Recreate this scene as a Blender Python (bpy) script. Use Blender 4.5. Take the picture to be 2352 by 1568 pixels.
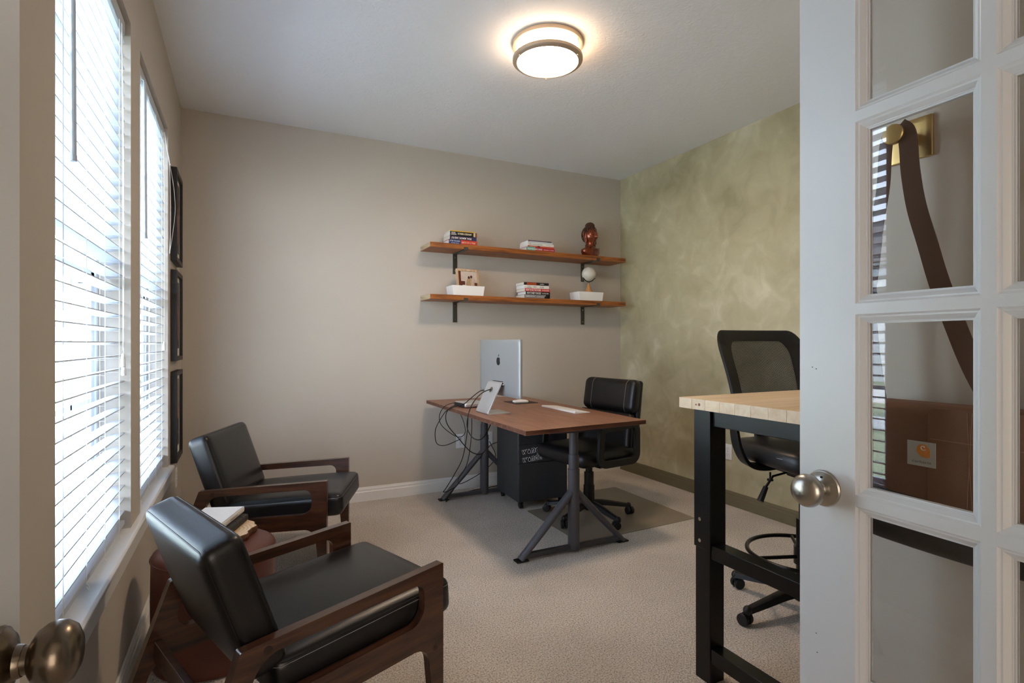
import bpy, bmesh, math, random
from mathutils import Vector, Matrix, Euler
random.seed(7)
PI = math.pi
sc = bpy.context.scene
for o in list(bpy.data.objects): bpy.data.objects.remove(o, do_unlink=True)
COL = sc.collection

# ------------------------------------------------------------------ camera, world, lights, exposure
YAW = 0.4595
cam_d = bpy.data.cameras.new('camera'); cam = bpy.data.objects.new('camera', cam_d); COL.objects.link(cam)
cam.location = (0, 0, 1.2); cam.rotation_euler = (PI/2, 0, -YAW)
cam_d.sensor_width = 36; cam_d.lens = 36*1246.2/2352; cam_d.shift_y = 4.2/2352; cam_d.clip_start = 0.02
sc.camera = cam
sc.view_settings.view_transform = 'Standard'; sc.view_settings.look = 'None'
sc.view_settings.gamma = 1; sc.view_settings.use_curve_mapping = False
sc.view_settings.exposure = 0.38

SKY_STRENGTH = 13.8
W = bpy.data.worlds.new('overcast_sky'); sc.world = W; W.use_nodes = True
nt = W.node_tree; nt.nodes.clear()
wo = nt.nodes.new('ShaderNodeOutputWorld'); bg = nt.nodes.new('ShaderNodeBackground')
tc = nt.nodes.new('ShaderNodeTexCoord'); sx = nt.nodes.new('ShaderNodeSeparateXYZ'); cr = nt.nodes.new('ShaderNodeValToRGB')
nt.links.new(tc.outputs['Generated'], sx.inputs[0]); nt.links.new(sx.outputs[2], cr.inputs[0])
cr.color_ramp.elements[0].position = 0.0; cr.color_ramp.elements[0].color = (0.73, 0.85, 1.0, 1)
cr.color_ramp.elements[1].position = 1.0; cr.color_ramp.elements[1].color = (0.55, 0.74, 1.0, 1)
nt.links.new(cr.outputs[0], bg.inputs[0]); bg.inputs[1].default_value = SKY_STRENGTH
nt.links.new(bg.outputs[0], wo.inputs[0])

def area(name, loc, rot, sx_, sy_, power, color, portal=False):
    l = bpy.data.lights.new(name, 'AREA'); l.shape = 'RECTANGLE'; l.size = sx_; l.size_y = sy_; l.energy = power; l.color = color
    if portal: l.cycles.is_portal = True
    o = bpy.data.objects.new(name, l); COL.objects.link(o); o.location = loc; o.rotation_euler = rot
    return o
WIN = [(1.51, 2.40), (2.60, 3.49)]
WZ0, WZ1 = 0.525, 2.37
for a, b in WIN:
    area('window_portal', (-0.56, (a+b)/2, (WZ0+WZ1)/2), (0, -PI/2, 0), WZ1-WZ0, b-a, 1, (1, 1, 1), True)
# strengths of the added hall fill, the sun and the ceiling lamp
HALL_E = 27.0
SUN_E = 22
LAMP_E = 64      # underside of the ceiling lamp
LAMP_SIDE = 14   # its drum side
# unseen fill panel behind the camera, added to brighten the room
HALL = area('hall_fill', (0.35, -2.55, 1.25), (-PI/2, 0, 0), 1.5, 2.0, HALL_E, (1.0, 0.89, 0.76))
HALL.rotation_euler = (PI/2, 0, 0); HALL.data.energy = HALL_E
if HALL_E == 0: HALL.hide_render = True
# sun over the roof of this house: lights the lawn and the street, never enters the windows
sl = bpy.data.lights.new('sun', 'SUN'); sl.energy = SUN_E; sl.angle = math.radians(1.0); sl.color = (1.0, 0.95, 0.88)
so = bpy.data.objects.new('sun', sl); COL.objects.link(so); so.rotation_euler = (0, math.radians(38), math.radians(15)); so.location = (5, 0, 9)

# ------------------------------------------------------------------ helpers
def lin(c):
    def f(v):
        v /= 255.0
        return v/12.92 if v <= 0.04045 else ((v+0.055)/1.055)**2.4
    return tuple(f(v) for v in c) + (1,)

class M: pass
def newmat(name):
    m = bpy.data.materials.new(name); m.use_nodes = True
    n = m.node_tree.nodes; b = n.get('Principled BSDF')
    return m, m.node_tree, b
def setin(b, **k):
    for key, v in k.items():
        key = key.replace('_', ' ')
        if key in b.inputs: b.inputs[key].default_value = v
def plain(name, rgb, rough=0.5, metal=0.0, spec=0.5, noise=0.0, nscale=40, bump=0.0, bscale=200, coat=0.0, bdist=0.001, stretch=None):
    m, t, b = newmat(name)
    setin(b, Base_Color=lin(rgb), Roughness=rough, Metallic=metal, Specular_IOR_Level=spec, Coat_Weight=coat)
    if coat: setin(b, Coat_Roughness=0.1)
    tcn = t.nodes.new('ShaderNodeTexCoord')
    src = tcn.outputs['Object']
    if stretch:
        mp = t.nodes.new('ShaderNodeMapping'); mp.inputs['Scale'].default_value = stretch
        t.links.new(src, mp.inputs[0]); src = mp.outputs[0]
    if noise:
        nz = t.nodes.new('ShaderNodeTexNoise'); nz.inputs['Scale'].default_value = nscale; nz.inputs['Detail'].default_value = 4
        t.links.new(src, nz.inputs[0])
        mx = t.nodes.new('ShaderNodeMix'); mx.data_type = 'RGBA'
        c = lin(rgb); mx.inputs[6].default_value = tuple(v*(1-noise) for v in c[:3])+(1,)
        mx.inputs[7].default_value = tuple(min(1, v*(1+noise)) for v in c[:3])+(1,)
        t.links.new(nz.outputs[0], mx.inputs[0]); t.links.new(mx.outputs[2], b.inputs['Base Color'])
    if bump:
        nb = t.nodes.new('ShaderNodeTexNoise'); nb.inputs['Scale'].default_value = bscale; nb.inputs['Detail'].default_value = 3
        t.links.new(src, nb.inputs[0])
        bp = t.nodes.new('ShaderNodeBump'); bp.inputs['Strength'].default_value = bump; bp.inputs['Distance'].default_value = bdist
        t.links.new(nb.outputs[0], bp.inputs['Height']); t.links.new(bp.outputs[0], b.inputs['Normal'])
    return m
def wood(name, dark, mid, light, axis='X', scale=1.0, rough=0.4, coat=0.0, bump=0.15, contrast=1.0):
    m, t, b = newmat(name); L = t.links
    tcn = t.nodes.new('ShaderNodeTexCoord'); mp = t.nodes.new('ShaderNodeMapping')
    s = {'X': (1.2, 14, 14), 'Y': (14, 1.2, 14), 'Z': (14, 14, 1.2)}[axis]
    mp.inputs['Scale'].default_value = tuple(v*scale for v in s)
    L.new(tcn.outputs['Object'], mp.inputs[0])
    n1 = t.nodes.new('ShaderNodeTexNoise'); n1.inputs['Scale'].default_value = 1.6; n1.inputs['Detail'].default_value = 6; n1.inputs['Distortion'].default_value = 0.8
    L.new(mp.outputs[0], n1.inputs[0])
    n2 = t.nodes.new('ShaderNodeTexNoise'); n2.inputs['Scale'].default_value = 9; n2.inputs['Detail'].default_value = 4
    L.new(mp.outputs[0], n2.inputs[0])
    ad = t.nodes.new('ShaderNodeMath'); ad.operation = 'MULTIPLY_ADD'; ad.inputs[1].default_value = 0.35
    L.new(n2.outputs[0], ad.inputs[0]); L.new(n1.outputs[0], ad.inputs[2])
    r = t.nodes.new('ShaderNodeValToRGB'); e = r.color_ramp.elements
    w = 0.22/contrast
    e[0].position = max(0, 0.67-w); e[0].color = lin(dark); e[1].position = min(1, 0.67+w); e[1].color = lin(light)
    k = e.new(0.67); k.color = lin(mid)
    L.new(ad.outputs[0], r.inputs[0]); L.new(r.outputs[0], b.inputs['Base Color'])
    setin(b, Roughness=rough, Coat_Weight=coat, Coat_Roughness=0.15)
    bp = t.nodes.new('ShaderNodeBump'); bp.inputs['Strength'].default_value = bump; bp.inputs['Distance'].default_value = 0.001
    L.new(ad.outputs[0], bp.inputs['Height']); L.new(bp.outputs[0], b.inputs['Normal'])
    return m
def emit(name, rgb, strength):
    m = bpy.data.materials.new(name); m.use_nodes = True; t = m.node_tree; t.nodes.clear()
    o = t.nodes.new('ShaderNodeOutputMaterial'); e = t.nodes.new('ShaderNodeEmission')
    e.inputs[0].default_value = lin(rgb); e.inputs[1].default_value = strength; t.links.new(e.outputs[0], o.inputs[0])
    return m
def glass(name, tint=(1, 1, 1), ior=1.45):
    m = bpy.data.materials.new(name); m.use_nodes = True; t = m.node_tree; t.nodes.clear()
    o = t.nodes.new('ShaderNodeOutputMaterial'); mx = t.nodes.new('ShaderNodeMixShader'); tr = t.nodes.new('ShaderNodeBsdfTransparent')
    gl = t.nodes.new('ShaderNodeBsdfGlossy'); fr = t.nodes.new('ShaderNodeFresnel')
    tr.inputs[0].default_value = tint + (1,); gl.inputs['Roughness'].default_value = 0.0; fr.inputs[0].default_value = ior
    # same Fresnel curve on the entering and the leaving side of the pane
    ge = t.nodes.new('ShaderNodeNewGeometry'); ma = t.nodes.new('ShaderNodeMapRange')
    ma.inputs['To Min'].default_value = ior; ma.inputs['To Max'].default_value = 1/ior
    t.links.new(ge.outputs['Backfacing'], ma.inputs['Value']); t.links.new(ma.outputs[0], fr.inputs[0])
    t.links.new(fr.outputs[0], mx.inputs[0]); t.links.new(tr.outputs[0], mx.inputs[1]); t.links.new(gl.outputs[0], mx.inputs[2])
    t.links.new(mx.outputs[0], o.inputs[0]); return m

def link(name, me, mat=None, parent=None, smooth=None):
    o = bpy.data.objects.new(name, me); COL.objects.link(o)
    if mat: me.materials.append(mat)
    if parent: o.parent = parent
    return o
def obj(name, bm, mat, parent=None, smooth=30, bevel=0, bseg=2):
    """link a bmesh as ONE mesh object"""
    bmesh.ops.recalc_face_normals(bm, faces=bm.faces)
    me = bpy.data.meshes.new(name); bm.to_mesh(me); bm.free()
    if smooth:
        for p in me.polygons: p.use_smooth = True
        try: me.set_sharp_from_angle(angle=math.radians(smooth))
        except Exception: pass
    o = link(name, me, mat, parent)
    if bevel:
        b = o.modifiers.new('bevel', 'BEVEL'); b.width = bevel; b.segments = bseg; b.limit_method = 'ANGLE'; b.angle_limit = math.radians(40)
        b.harden_normals = False
    return o
def thing(name, label, cat, loc=(0, 0, 0), rotz=0.0, group=None):
    o = bpy.data.objects.new(name, None); COL.objects.link(o); o.empty_display_size = 0.05
    o.location = loc; o.rotation_euler = (0, 0, rotz); o['label'] = label; o['category'] = cat
    if group: o['group'] = group
    return o
def tag(o, label, cat, group=None):
    o['label'] = label; o['category'] = cat
    if group: o['group'] = group
    return o
def struct(o, label=None, cat=None):
    o['kind'] = 'structure'
    if label: o['label'] = label
    if cat: o['category'] = cat
    return o
def plabel(o, s): o['label'] = s; return o

def box(bm, x0, x1, y0, y1, z0, z1, mtx=None):
    g = bmesh.ops.create_cube(bm, size=1.0)['verts']
    T = Matrix.Translation(((x0+x1)/2, (y0+y1)/2, (z0+z1)/2)) @ Matrix.Diagonal((abs(x1-x0), abs(y1-y0), abs(z1-z0), 1))
    if mtx is not None: T = mtx @ T
    bmesh.ops.transform(bm, matrix=T, verts=g)
    return g
def bx(*a, **k):
    bm = bmesh.new(); box(bm, *a, **k); return bm
def rbox(bm, sx_, sy_, sz_, r, n=12, crown=0.0, crown_bot=0.0, mtx=None, crownx=0.0):
    """rounded, optionally crowned box centred on the origin"""
    b2 = bmesh.new(); bmesh.ops.create_cube(b2, size=2.0)
    bmesh.ops.subdivide_edges(b2, edges=b2.edges[:], cuts=n-1, use_grid_fill=True)
    h = Vector((sx_/2, sy_/2, sz_/2)); r = min(r, h.x*0.999, h.y*0.999, h.z*0.999)
    for v in b2.verts:
        t = Vector([math.sin(c*PI/2) for c in v.co])
        p = Vector((t.x*h.x, t.y*h.y, t.z*h.z))
        q = Vector([max(-(h[i]-r), min(h[i]-r, p[i])) for i in range(3)])
        d = p-q
        if d.length > 1e-9: p = q + d.normalized()*r
        cx_ = (1-(p.x/h.x)**2)*(1-(p.y/h.y)**2)
        if crown and p.z > 0: p.z += crown*cx_*(p.z/h.z)
        if crown_bot and p.z < 0: p.z -= crown_bot*cx_*(-p.z/h.z)
        if crownx: p.x += crownx*(1-(p.z/h.z)**2)*(1-(p.y/h.y)**2)*(p.x/h.x)
        v.co = p
    if mtx is not None: bmesh.ops.transform(b2, matrix=mtx, verts=b2.verts)
    tmp = bpy.data.meshes.new('t'); b2.to_mesh(tmp); b2.free(); bm.from_mesh(tmp); bpy.data.meshes.remove(tmp)
def cyl(bm, p0, p1, r0, r1=None, n=20, caps=True):
    p0 = Vector(p0); p1 = Vector(p1); d = p1-p0; r1 = r0 if r1 is None else r1
    q = d.to_track_quat('Z', 'Y').to_matrix().to_4x4()
    bmesh.ops.create_cone(bm, cap_ends=caps, segments=n, radius1=r0, radius2=r1, depth=d.length, matrix=Matrix.Translation((p0+p1)/2) @ q)
def ball(bm, c, r, n=16, sc3=None, mtx=None):
    T = Matrix.Translation(c)
    if mtx is not None: T = T @ mtx
    if sc3: T = T @ Matrix.Diagonal((sc3[0], sc3[1], sc3[2], 1))
    return bmesh.ops.create_uvsphere(bm, u_segments=n, v_segments=max(6, n//2+2), radius=r, matrix=T)['verts']
def lathe(bm, prof, n=40, mtx=None, closed=False):
    rings = []
    for (r, z) in prof:
        rings.append([bm.verts.new((max(r, 1e-5)*math.cos(2*PI*i/n), max(r, 1e-5)*math.sin(2*PI*i/n), z)) for i in range(n)])
    pr = list(zip(rings, rings[1:])) + ([(rings[-1], rings[0])] if closed else [])
    for a, b in pr:
        for i in range(n): bm.faces.new((a[i], a[(i+1) % n], b[(i+1) % n], b[i]))
    if not closed:
        for k in (0, -1):
            if prof[k][0] > 1e-4: bm.faces.new(rings[k])
    if mtx is not None:
        vs = [v for r_ in rings for v in r_]; bmesh.ops.transform(bm, matrix=mtx, verts=vs)
def catmull(pts, sub=8):
    P = [Vector(p) for p in pts]; out = []
    P = [P[0]*2-P[1]] + P + [P[-1]*2-P[-2]]
    for i in range(1, len(P)-2):
        for k in range(sub):
            t = k/sub; a, b, c, d = P[i-1:i+3]
            out.append(0.5*((2*b)+(-a+c)*t+(2*a-5*b+4*c-d)*t*t+(-a+3*b-3*c+d)*t**3))
    out.append(P[-2]); return out
def sweep(bm, pts, sec, up=(0, 0, 1), closed=False, scales=None):
    """sweep a 2D section (list of (u,v)) along points; u along side, v along up-ish"""
    P = [Vector(p) for p in pts]; n = len(P); rings = []; side = None; upv = Vector(up)
    for i in range(n):
        if closed: t = P[(i+1) % n]-P[i-1]
        else: t = P[min(i+1, n-1)]-P[max(i-1, 0)]
        t.normalize()
        s = t.cross(upv)
        if s.length < 1e-3: s = side or t.cross(Vector((1, 0.01, 0)))
        s.normalize()
        if side and s.dot(side) < 0 and not closed: s = -s
        side = s; u = s.cross(t).normalized()
        k = scales[i] if scales else 1.0
        rings.append([bm.verts.new(P[i]+s*a*k+u*b*k) for a, b in sec])
    m = len(sec)
    rng = range(n) if closed else range(n-1)
    for i in rng:
        a, b = rings[i], rings[(i+1) % n]
        for j in range(m): bm.faces.new((a[j], a[(j+1) % m], b[(j+1) % m], b[j]))
    if not closed:
        bm.faces.new(rings[0]); bm.faces.new(rings[-1][::-1])
def circ(r, n=8): return [(r*math.cos(2*PI*i/n), r*math.sin(2*PI*i/n)) for i in range(n)]
def tube(bm, pts, r, n=8, smooth_sub=0, up=(0, 0, 1), closed=False):
    if smooth_sub: pts = catmull(pts, smooth_sub)
    # rotation-minimising frame
    P = [Vector(p) for p in pts]; N = len(P); rings = []; nrm = None
    for i in range(N):
        t = (P[(i+1) % N]-P[i-1]) if closed else (P[min(i+1, N-1)]-P[max(i-1, 0)])
        t.normalize()
        if nrm is None:
            nrm = t.orthogonal().normalized()
        nrm = (nrm - t*nrm.dot(t))
        if nrm.length < 1e-6: nrm = t.orthogonal()
        nrm.normalize(); b = t.cross(nrm)
        rings.append([bm.verts.new(P[i]+nrm*r*math.cos(2*PI*j/n)+b*r*math.sin(2*PI*j/n)) for j in range(n)])
    for i in range(N if closed else N-1):
        a, b = rings[i], rings[(i+1) % N]
        for j in range(n): bm.faces.new((a[j], a[(j+1) % n], b[(j+1) % n], b[j]))
    if not closed:
        bm.faces.new(rings[0][::-1]); bm.faces.new(rings[-1])
def fillet(pts, n=6):
    out = []; N = len(pts)
    for i in range(N):
        x, y, r = pts[i]
        p = Vector((x, y)); a = Vector(pts[i-1][:2]); b = Vector(pts[(i+1) % N][:2])
        if r <= 1e-5: out.append((x, y)); continue
        da = (a-p); db = (b-p); la, lb = da.length, db.length; da.normalize(); db.normalize()
        ang = da.angle(db); L = min(r/math.tan(ang/2), la*0.48, lb*0.48); rr = L*math.tan(ang/2)
        c = p + (da+db).normalized()*(rr/math.sin(ang/2))
        s = (p+da*L)-c; e = (p+db*L)-c
        a0 = math.atan2(s.y, s.x); a1 = math.atan2(e.y, e.x); d = (a1-a0+PI) % (2*PI)-PI
        for k in range(n+1):
            t = a0+d*k/n; out.append((c.x+rr*math.cos(t), c.y+rr*math.sin(t)))
    return out
def prism(bm, outer, t0, t1, holes=(), plane='XZ', mtx=None):
    """extrude a 2D polygon with holes between t0 and t1 along the third axis"""
    b2 = bmesh.new()
    def P(u, v, w):
        return {'XZ': (u, w, v), 'XY': (u, v, w), 'YZ': (w, u, v)}[plane]
    edges = []
    for loop in [outer]+list(holes):
        vs = [b2.verts.new(P(u, v, t0)) for u, v in loop]
        for i in range(len(vs)): edges.append(b2.edges.new((vs[i], vs[(i+1) % len(vs)])))
    bmesh.ops.triangle_fill(b2, use_beauty=True, edges=edges)
    d = Vector(P(0, 0, t1))-Vector(P(0, 0, t0))
    fs = b2.faces[:]
    r = bmesh.ops.extrude_face_region(b2, geom=fs)
    bmesh.ops.translate(b2, vec=d, verts=[g for g in r['geom'] if isinstance(g, bmesh.types.BMVert)])
    bmesh.ops.recalc_face_normals(b2, faces=b2.faces)
    if mtx is not None: bmesh.ops.transform(b2, matrix=mtx, verts=b2.verts)
    tmp = bpy.data.meshes.new('t'); b2.to_mesh(tmp); b2.free(); bm.from_mesh(tmp); bpy.data.meshes.remove(tmp)
def text(name, s, mat, parent, width, height, origin, xdir, ydir, depth=0.0003, offset=0.0, shear=0.0, left=True):
    """flat lettering: mesh text fitted into width x height at origin (lower-left)"""
    cu = bpy.data.curves.new(name, 'FONT'); cu.body = s; cu.size = 1.0; cu.offset = offset; cu.shear = shear; cu.extrude = 0; cu.resolution_u = 3
    o = bpy.data.objects.new('tmp', cu); COL.objects.link(o)
    dg = bpy.context.evaluated_depsgraph_get(); dg.update()
    me = bpy.data.meshes.new_from_object(o.evaluated_get(dg)); bpy.data.objects.remove(o); bpy.data.curves.remove(cu)
    xs = [v.co.x for v in me.vertices]; ys = [v.co.y for v in me.vertices]
    x0, x1, y0, y1 = min(xs), max(xs), min(ys), max(ys)
    X = Vector(xdir); Y = Vector(ydir); N = X.cross(Y); O = Vector(origin)
    for v in me.vertices:
        v.co = O + X*((v.co.x-x0)/(x1-x0)*width) + Y*((v.co.y-y0)/(y1-y0)*height) + N*depth
    me.name = name
    return link(name, me, mat, parent)

# ------------------------------------------------------------------ materials
wall_beige = plain('beige_wall_paint', (196, 187, 175), 0.75, bump=0.10, bscale=300, noise=0.02, nscale=3)
white_trim = plain('white_trim_paint', (232, 231, 228), 0.35, noise=0.01, nscale=30)
door_white = plain('white_door_paint', (228, 229, 231), 0.32, noise=0.012, nscale=25, bump=0.03, bscale=90)
ceil_mat = plain('textured_ceiling_paint', (238, 238, 238), 0.85)
def ceiling_tex(m):
    t = m.node_tree; b = t.nodes['Principled BSDF']; L = t.links
    tcn = t.nodes.new('ShaderNodeTexCoord'); vo = t.nodes.new('ShaderNodeTexVoronoi'); vo.feature = 'SMOOTH_F1'; vo.inputs['Scale'].default_value = 3.2
    nz = t.nodes.new('ShaderNodeTexNoise'); nz.inputs['Scale'].default_value = 28; nz.inputs['Detail'].default_value = 5; nz.inputs['Distortion'].default_value = 1.6
    L.new(tcn.outputs['Object'], vo.inputs[0]); L.new(tcn.outputs['Object'], nz.inputs[0])
    ad = t.nodes.new('ShaderNodeMath'); ad.operation = 'MULTIPLY_ADD'; ad.inputs[1].default_value = 0.4
    L.new(vo.outputs[0], ad.inputs[0]); L.new(nz.outputs[0], ad.inputs[2])
    bp = t.nodes.new('ShaderNodeBump'); bp.inputs['Strength'].default_value = 0.55; bp.inputs['Distance'].default_value = 0.004
    L.new(ad.outputs[0], bp.inputs['Height']); L.new(bp.outputs[0], b.inputs['Normal'])
ceiling_tex(ceil_mat)
def plaster():
    m, t, b = newmat('olive_green_venetian_plaster'); L = t.links
    tcn = t.nodes.new('ShaderNodeTexCoord')
    n1 = t.nodes.new('ShaderNodeTexNoise'); n1.inputs['Scale'].default_value = 1.7; n1.inputs['Detail'].default_value = 8; n1.inputs['Roughness'].default_value = 0.5; n1.inputs['Distortion'].default_value = 0.7
    n2 = t.nodes.new('ShaderNodeTexNoise'); n2.inputs['Scale'].default_value = 6; n2.inputs['Detail'].default_value = 10; n2.inputs['Distortion'].default_value = 1.0
    L.new(tcn.outputs['Object'], n1.inputs[0]); L.new(tcn.outputs['Object'], n2.inputs[0])
    ad = t.nodes.new('ShaderNodeMath'); ad.operation = 'MULTIPLY_ADD'; ad.inputs[1].default_value = 0.5
    L.new(n2.outputs[0], ad.inputs[0]); L.new(n1.outputs[0], ad.inputs[2])
    r = t.nodes.new('ShaderNodeValToRGB'); e = r.color_ramp.elements
    e[0].position = 0.50; e[0].color = lin((164, 154, 122)); e[1].position = 0.95; e[1].color = lin((212, 204, 176))
    k = e.new(0.66); k.color = lin((180, 170, 138)); k = e.new(0.78); k.color = lin((189, 180, 148))
    L.new(ad.outputs[0], r.inputs[0]); L.new(r.outputs[0], b.inputs['Base Color'])
    setin(b, Roughness=0.45)
    bp = t.nodes.new('ShaderNodeBump'); bp.inputs['Strength'].default_value = 0.25; bp.inputs['Distance'].default_value = 0.003
    L.new(ad.outputs[0], bp.inputs['Height']); L.new(bp.outputs[0], b.inputs['Normal'])
    return m
green_plaster = plaster()
olive_paint = plain('olive_trim_paint', (112, 103, 78), 0.5, noise=0.04, nscale=20)
def carpet():
    m, t, b = newmat('speckled_beige_carpet'); L = t.links
    tcn = t.nodes.new('ShaderNodeTexCoord')
    n1 = t.nodes.new('ShaderNodeTexNoise'); n1.inputs['Scale'].default_value = 150; n1.inputs['Detail'].default_value = 4; n1.inputs['Roughness'].default_value = 0.85
    n2 = t.nodes.new('ShaderNodeTexNoise'); n2.inputs['Scale'].default_value = 2.2; n2.inputs['Detail'].default_value = 2
    vo = t.nodes.new('ShaderNodeTexVoronoi'); vo.inputs['Scale'].default_value = 240
    for n in (n1, n2, vo): L.new(tcn.outputs['Object'], n.inputs[0])
    r = t.nodes.new('ShaderNodeValToRGB'); e = r.color_ramp.elements
    e[0].position = 0.34; e[0].color = lin((108, 94, 84)); e[1].position = 0.62; e[1].color = lin((255, 250, 242))
    k = e.new(0.47); k.color = lin((222, 210, 198)); k = e.new(0.54); k.color = lin((244, 234, 224))
    L.new(n1.outputs[0], r.inputs[0])
    mx = t.nodes.new('ShaderNodeMix'); mx.data_type = 'RGBA'; mx.blend_type = 'MULTIPLY'; mx.inputs[0].default_value = 1
    r2 = t.nodes.new('ShaderNodeValToRGB'); r2.color_ramp.elements[0].position = 0.35; r2.color_ramp.elements[0].color = (0.86, 0.86, 0.86, 1); r2.color_ramp.elements[1].position = 0.6; r2.color_ramp.elements[1].color = (1, 1, 1, 1)
    L.new(n2.outputs[0], r2.inputs[0]); L.new(r.outputs[0], mx.inputs[6]); L.new(r2.outputs[0], mx.inputs[7])
    L.new(mx.outputs[2], b.inputs['Base Color']); setin(b, Roughness=0.95, Specular_IOR_Level=0.1)
    ad = t.nodes.new('ShaderNodeMath'); ad.operation = 'SUBTRACT'; L.new(n1.outputs[0], ad.inputs[0]); L.new(vo.outputs[0], ad.inputs[1])
    bp = t.nodes.new('ShaderNodeBump'); bp.inputs['Strength'].default_value = 0.8; bp.inputs['Distance'].default_value = 0.006
    L.new(ad.outputs[0], bp.inputs['Height']); L.new(bp.outputs[0], b.inputs['Normal'])
    return m
carpet_mat = carpet()
clear_glass = glass('clear_glass')
vinyl = plain('white_window_vinyl', (236, 240, 244), 0.35, noise=0.01)
def slat_material():
    m, t, b = newmat('white_faux_wood_slat'); setin(b, Base_Color=lin((196, 202, 209)), Roughness=0.45)
    tcn = t.nodes.new('ShaderNodeTexCoord'); mp = t.nodes.new('ShaderNodeMapping'); mp.inputs['Scale'].default_value = (260, 6, 60)
    nb = t.nodes.new('ShaderNodeTexNoise'); nb.inputs['Scale'].default_value = 1.5; nb.inputs['Detail'].default_value = 3
    t.links.new(tcn.outputs['Object'], mp.inputs[0]); t.links.new(mp.outputs[0], nb.inputs[0])
    bp = t.nodes.new('ShaderNodeBump'); bp.inputs['Strength'].default_value = 0.15; bp.inputs['Distance'].default_value = 0.0005
    t.links.new(nb.outputs[0], bp.inputs['Height']); t.links.new(bp.outputs[0], b.inputs['Normal'])
    return m
slat_mat = slat_material()
cord_mat = plain('white_cord', (240, 239, 234), 0.7, noise=0.03, nscale=300)
black_metal = plain('black_powder_coated_steel', (9, 9, 10), 0.3, spec=0.35, noise=0.2, nscale=80)
graphite = plain('graphite_powder_coat', (80, 79, 84), 0.42, metal=0.25, noise=0.06, nscale=120)
cab_mat = plain('dark_grey_sheet_metal', (60, 61, 63), 0.5, metal=0.2, noise=0.05, nscale=100)
leather = plain('black_leather', (8, 8, 10), 0.33, bump=0.35, bscale=420, bdist=0.0008, noise=0.15, nscale=30, spec=0.55)
office_leather = plain('black_office_leather', (15, 15, 17), 0.42, bump=0.3, bscale=380, bdist=0.0008, noise=0.15, nscale=30)
black_plastic = plain('black_plastic', (15, 15, 17), 0.48, noise=0.15, nscale=90)
cognac = plain('cognac_leather', (92, 45, 32), 0.42, bump=0.3, bscale=300, bdist=0.0008, noise=0.22, nscale=9)
thread = plain('grey_thread', (150, 148, 146), 0.7, noise=0.05)
dark_thread = plain('dark_piping', (12, 13, 16), 0.45, noise=0.05)
walnut = wood('dark_walnut_frame', (36, 19, 11), (66, 37, 22), (86, 52, 31), 'X', 1.6, 0.30, 0.5)
desk_walnut = wood('walnut_laminate', (118, 80, 60), (140, 99, 77), (154, 112, 88), 'Y', 1.6, 0.42, 0.0, 0.08)
desk_edge = desk_walnut
pine = wood('pale_pine', (222, 186, 142), (236, 208, 170), (243, 219, 186), 'X', 0.9, 0.4, 0.15, 0.06)
shelf_wood = wood('stained_pine_shelf', (92, 47, 16), (150, 86, 34), (178, 108, 48), 'X', 1.2, 0.5, 0.1)
shelf_end = wood('raw_shelf_end', (150, 128, 98), (186, 166, 132), (205, 188, 156), 'Y', 2.5, 0.7)
nickel = plain('brushed_nickel', (176, 170, 160), 0.28, metal=1.0, bump=0.05, bscale=600)
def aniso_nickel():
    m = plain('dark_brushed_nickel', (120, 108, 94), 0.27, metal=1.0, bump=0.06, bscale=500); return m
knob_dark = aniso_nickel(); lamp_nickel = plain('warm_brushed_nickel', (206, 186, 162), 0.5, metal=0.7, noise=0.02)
brass = plain('satin_brass', (196, 166, 108), 0.3, metal=1.0, bump=0.03, bscale=400)
alu = plain('silver_aluminium', (214, 216, 219), 0.38, metal=0.75, noise=0.01)
matte_alu = plain('matte_silver_back', (170, 171, 172), 0.45, metal=0.5, noise=0.01)
white_ceramic = plain('glossy_white_ceramic', (240, 239, 236), 0.15, coat=0.5, noise=0.01)
white_plastic = plain('white_plastic', (238, 238, 236), 0.3, noise=0.01)
paper = plain('book_pages', (228, 222, 208), 0.9, noise=0.12, nscale=900, stretch=(0.2, 0.2, 8))
paper_white = plain('white_book_pages', (238, 238, 234), 0.9, noise=0.08, nscale=900, stretch=(0.2, 0.2, 8))
gunmetal = plain('raw_steel_bracket', (84, 82, 76), 0.45, metal=0.7, noise=0.15, nscale=60)
black_frame = plain('black_picture_frame', (18, 17, 17), 0.45, noise=0.1)
mat_board = plain('white_mat_board', (226, 222, 214), 0.8, noise=0.02)
ink = plain('black_ink', (12, 12, 12), 0.6, noise=0.05)
white_ink = plain('white_ink', (240, 240, 238), 0.6, noise=0.01)
cable_mat = plain('black_cable_rubber', (10, 10, 11), 0.45, noise=0.1)
chrome = plain('chrome_bolt', (210, 208, 202), 0.18, metal=1.0, noise=0.02)
def ink_of(rgb, name): return plain(name, rgb, 0.55, noise=0.03, nscale=60)

# ------------------------------------------------------------------ room shell
XL, XR, YB, ZC = -0.37, 3.242, 4.206, 2.764
T = 0.15
struct(obj('floor', bx(XL-0.02, XR+0.02, -2.6, YB+0.02, -0.06, 0.0), carpet_mat), 'speckled beige cut pile carpet covering the whole floor', 'carpet')
struct(obj('ceiling', bx(XL-T, XR+T, -2.6, YB+T, ZC, ZC+0.1), ceil_mat), 'white stomp-textured ceiling', 'ceiling')
struct(obj('wall_back', bx(XL-T, XR+T, YB, YB+T, 0, ZC), wall_beige), 'plain beige wall behind the two wooden shelves', 'wall')
struct(obj('wall_right', bx(XR, XR+T, 0.79, YB, 0, ZC), green_plaster), 'olive green mottled plaster accent wall', 'wall')
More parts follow.
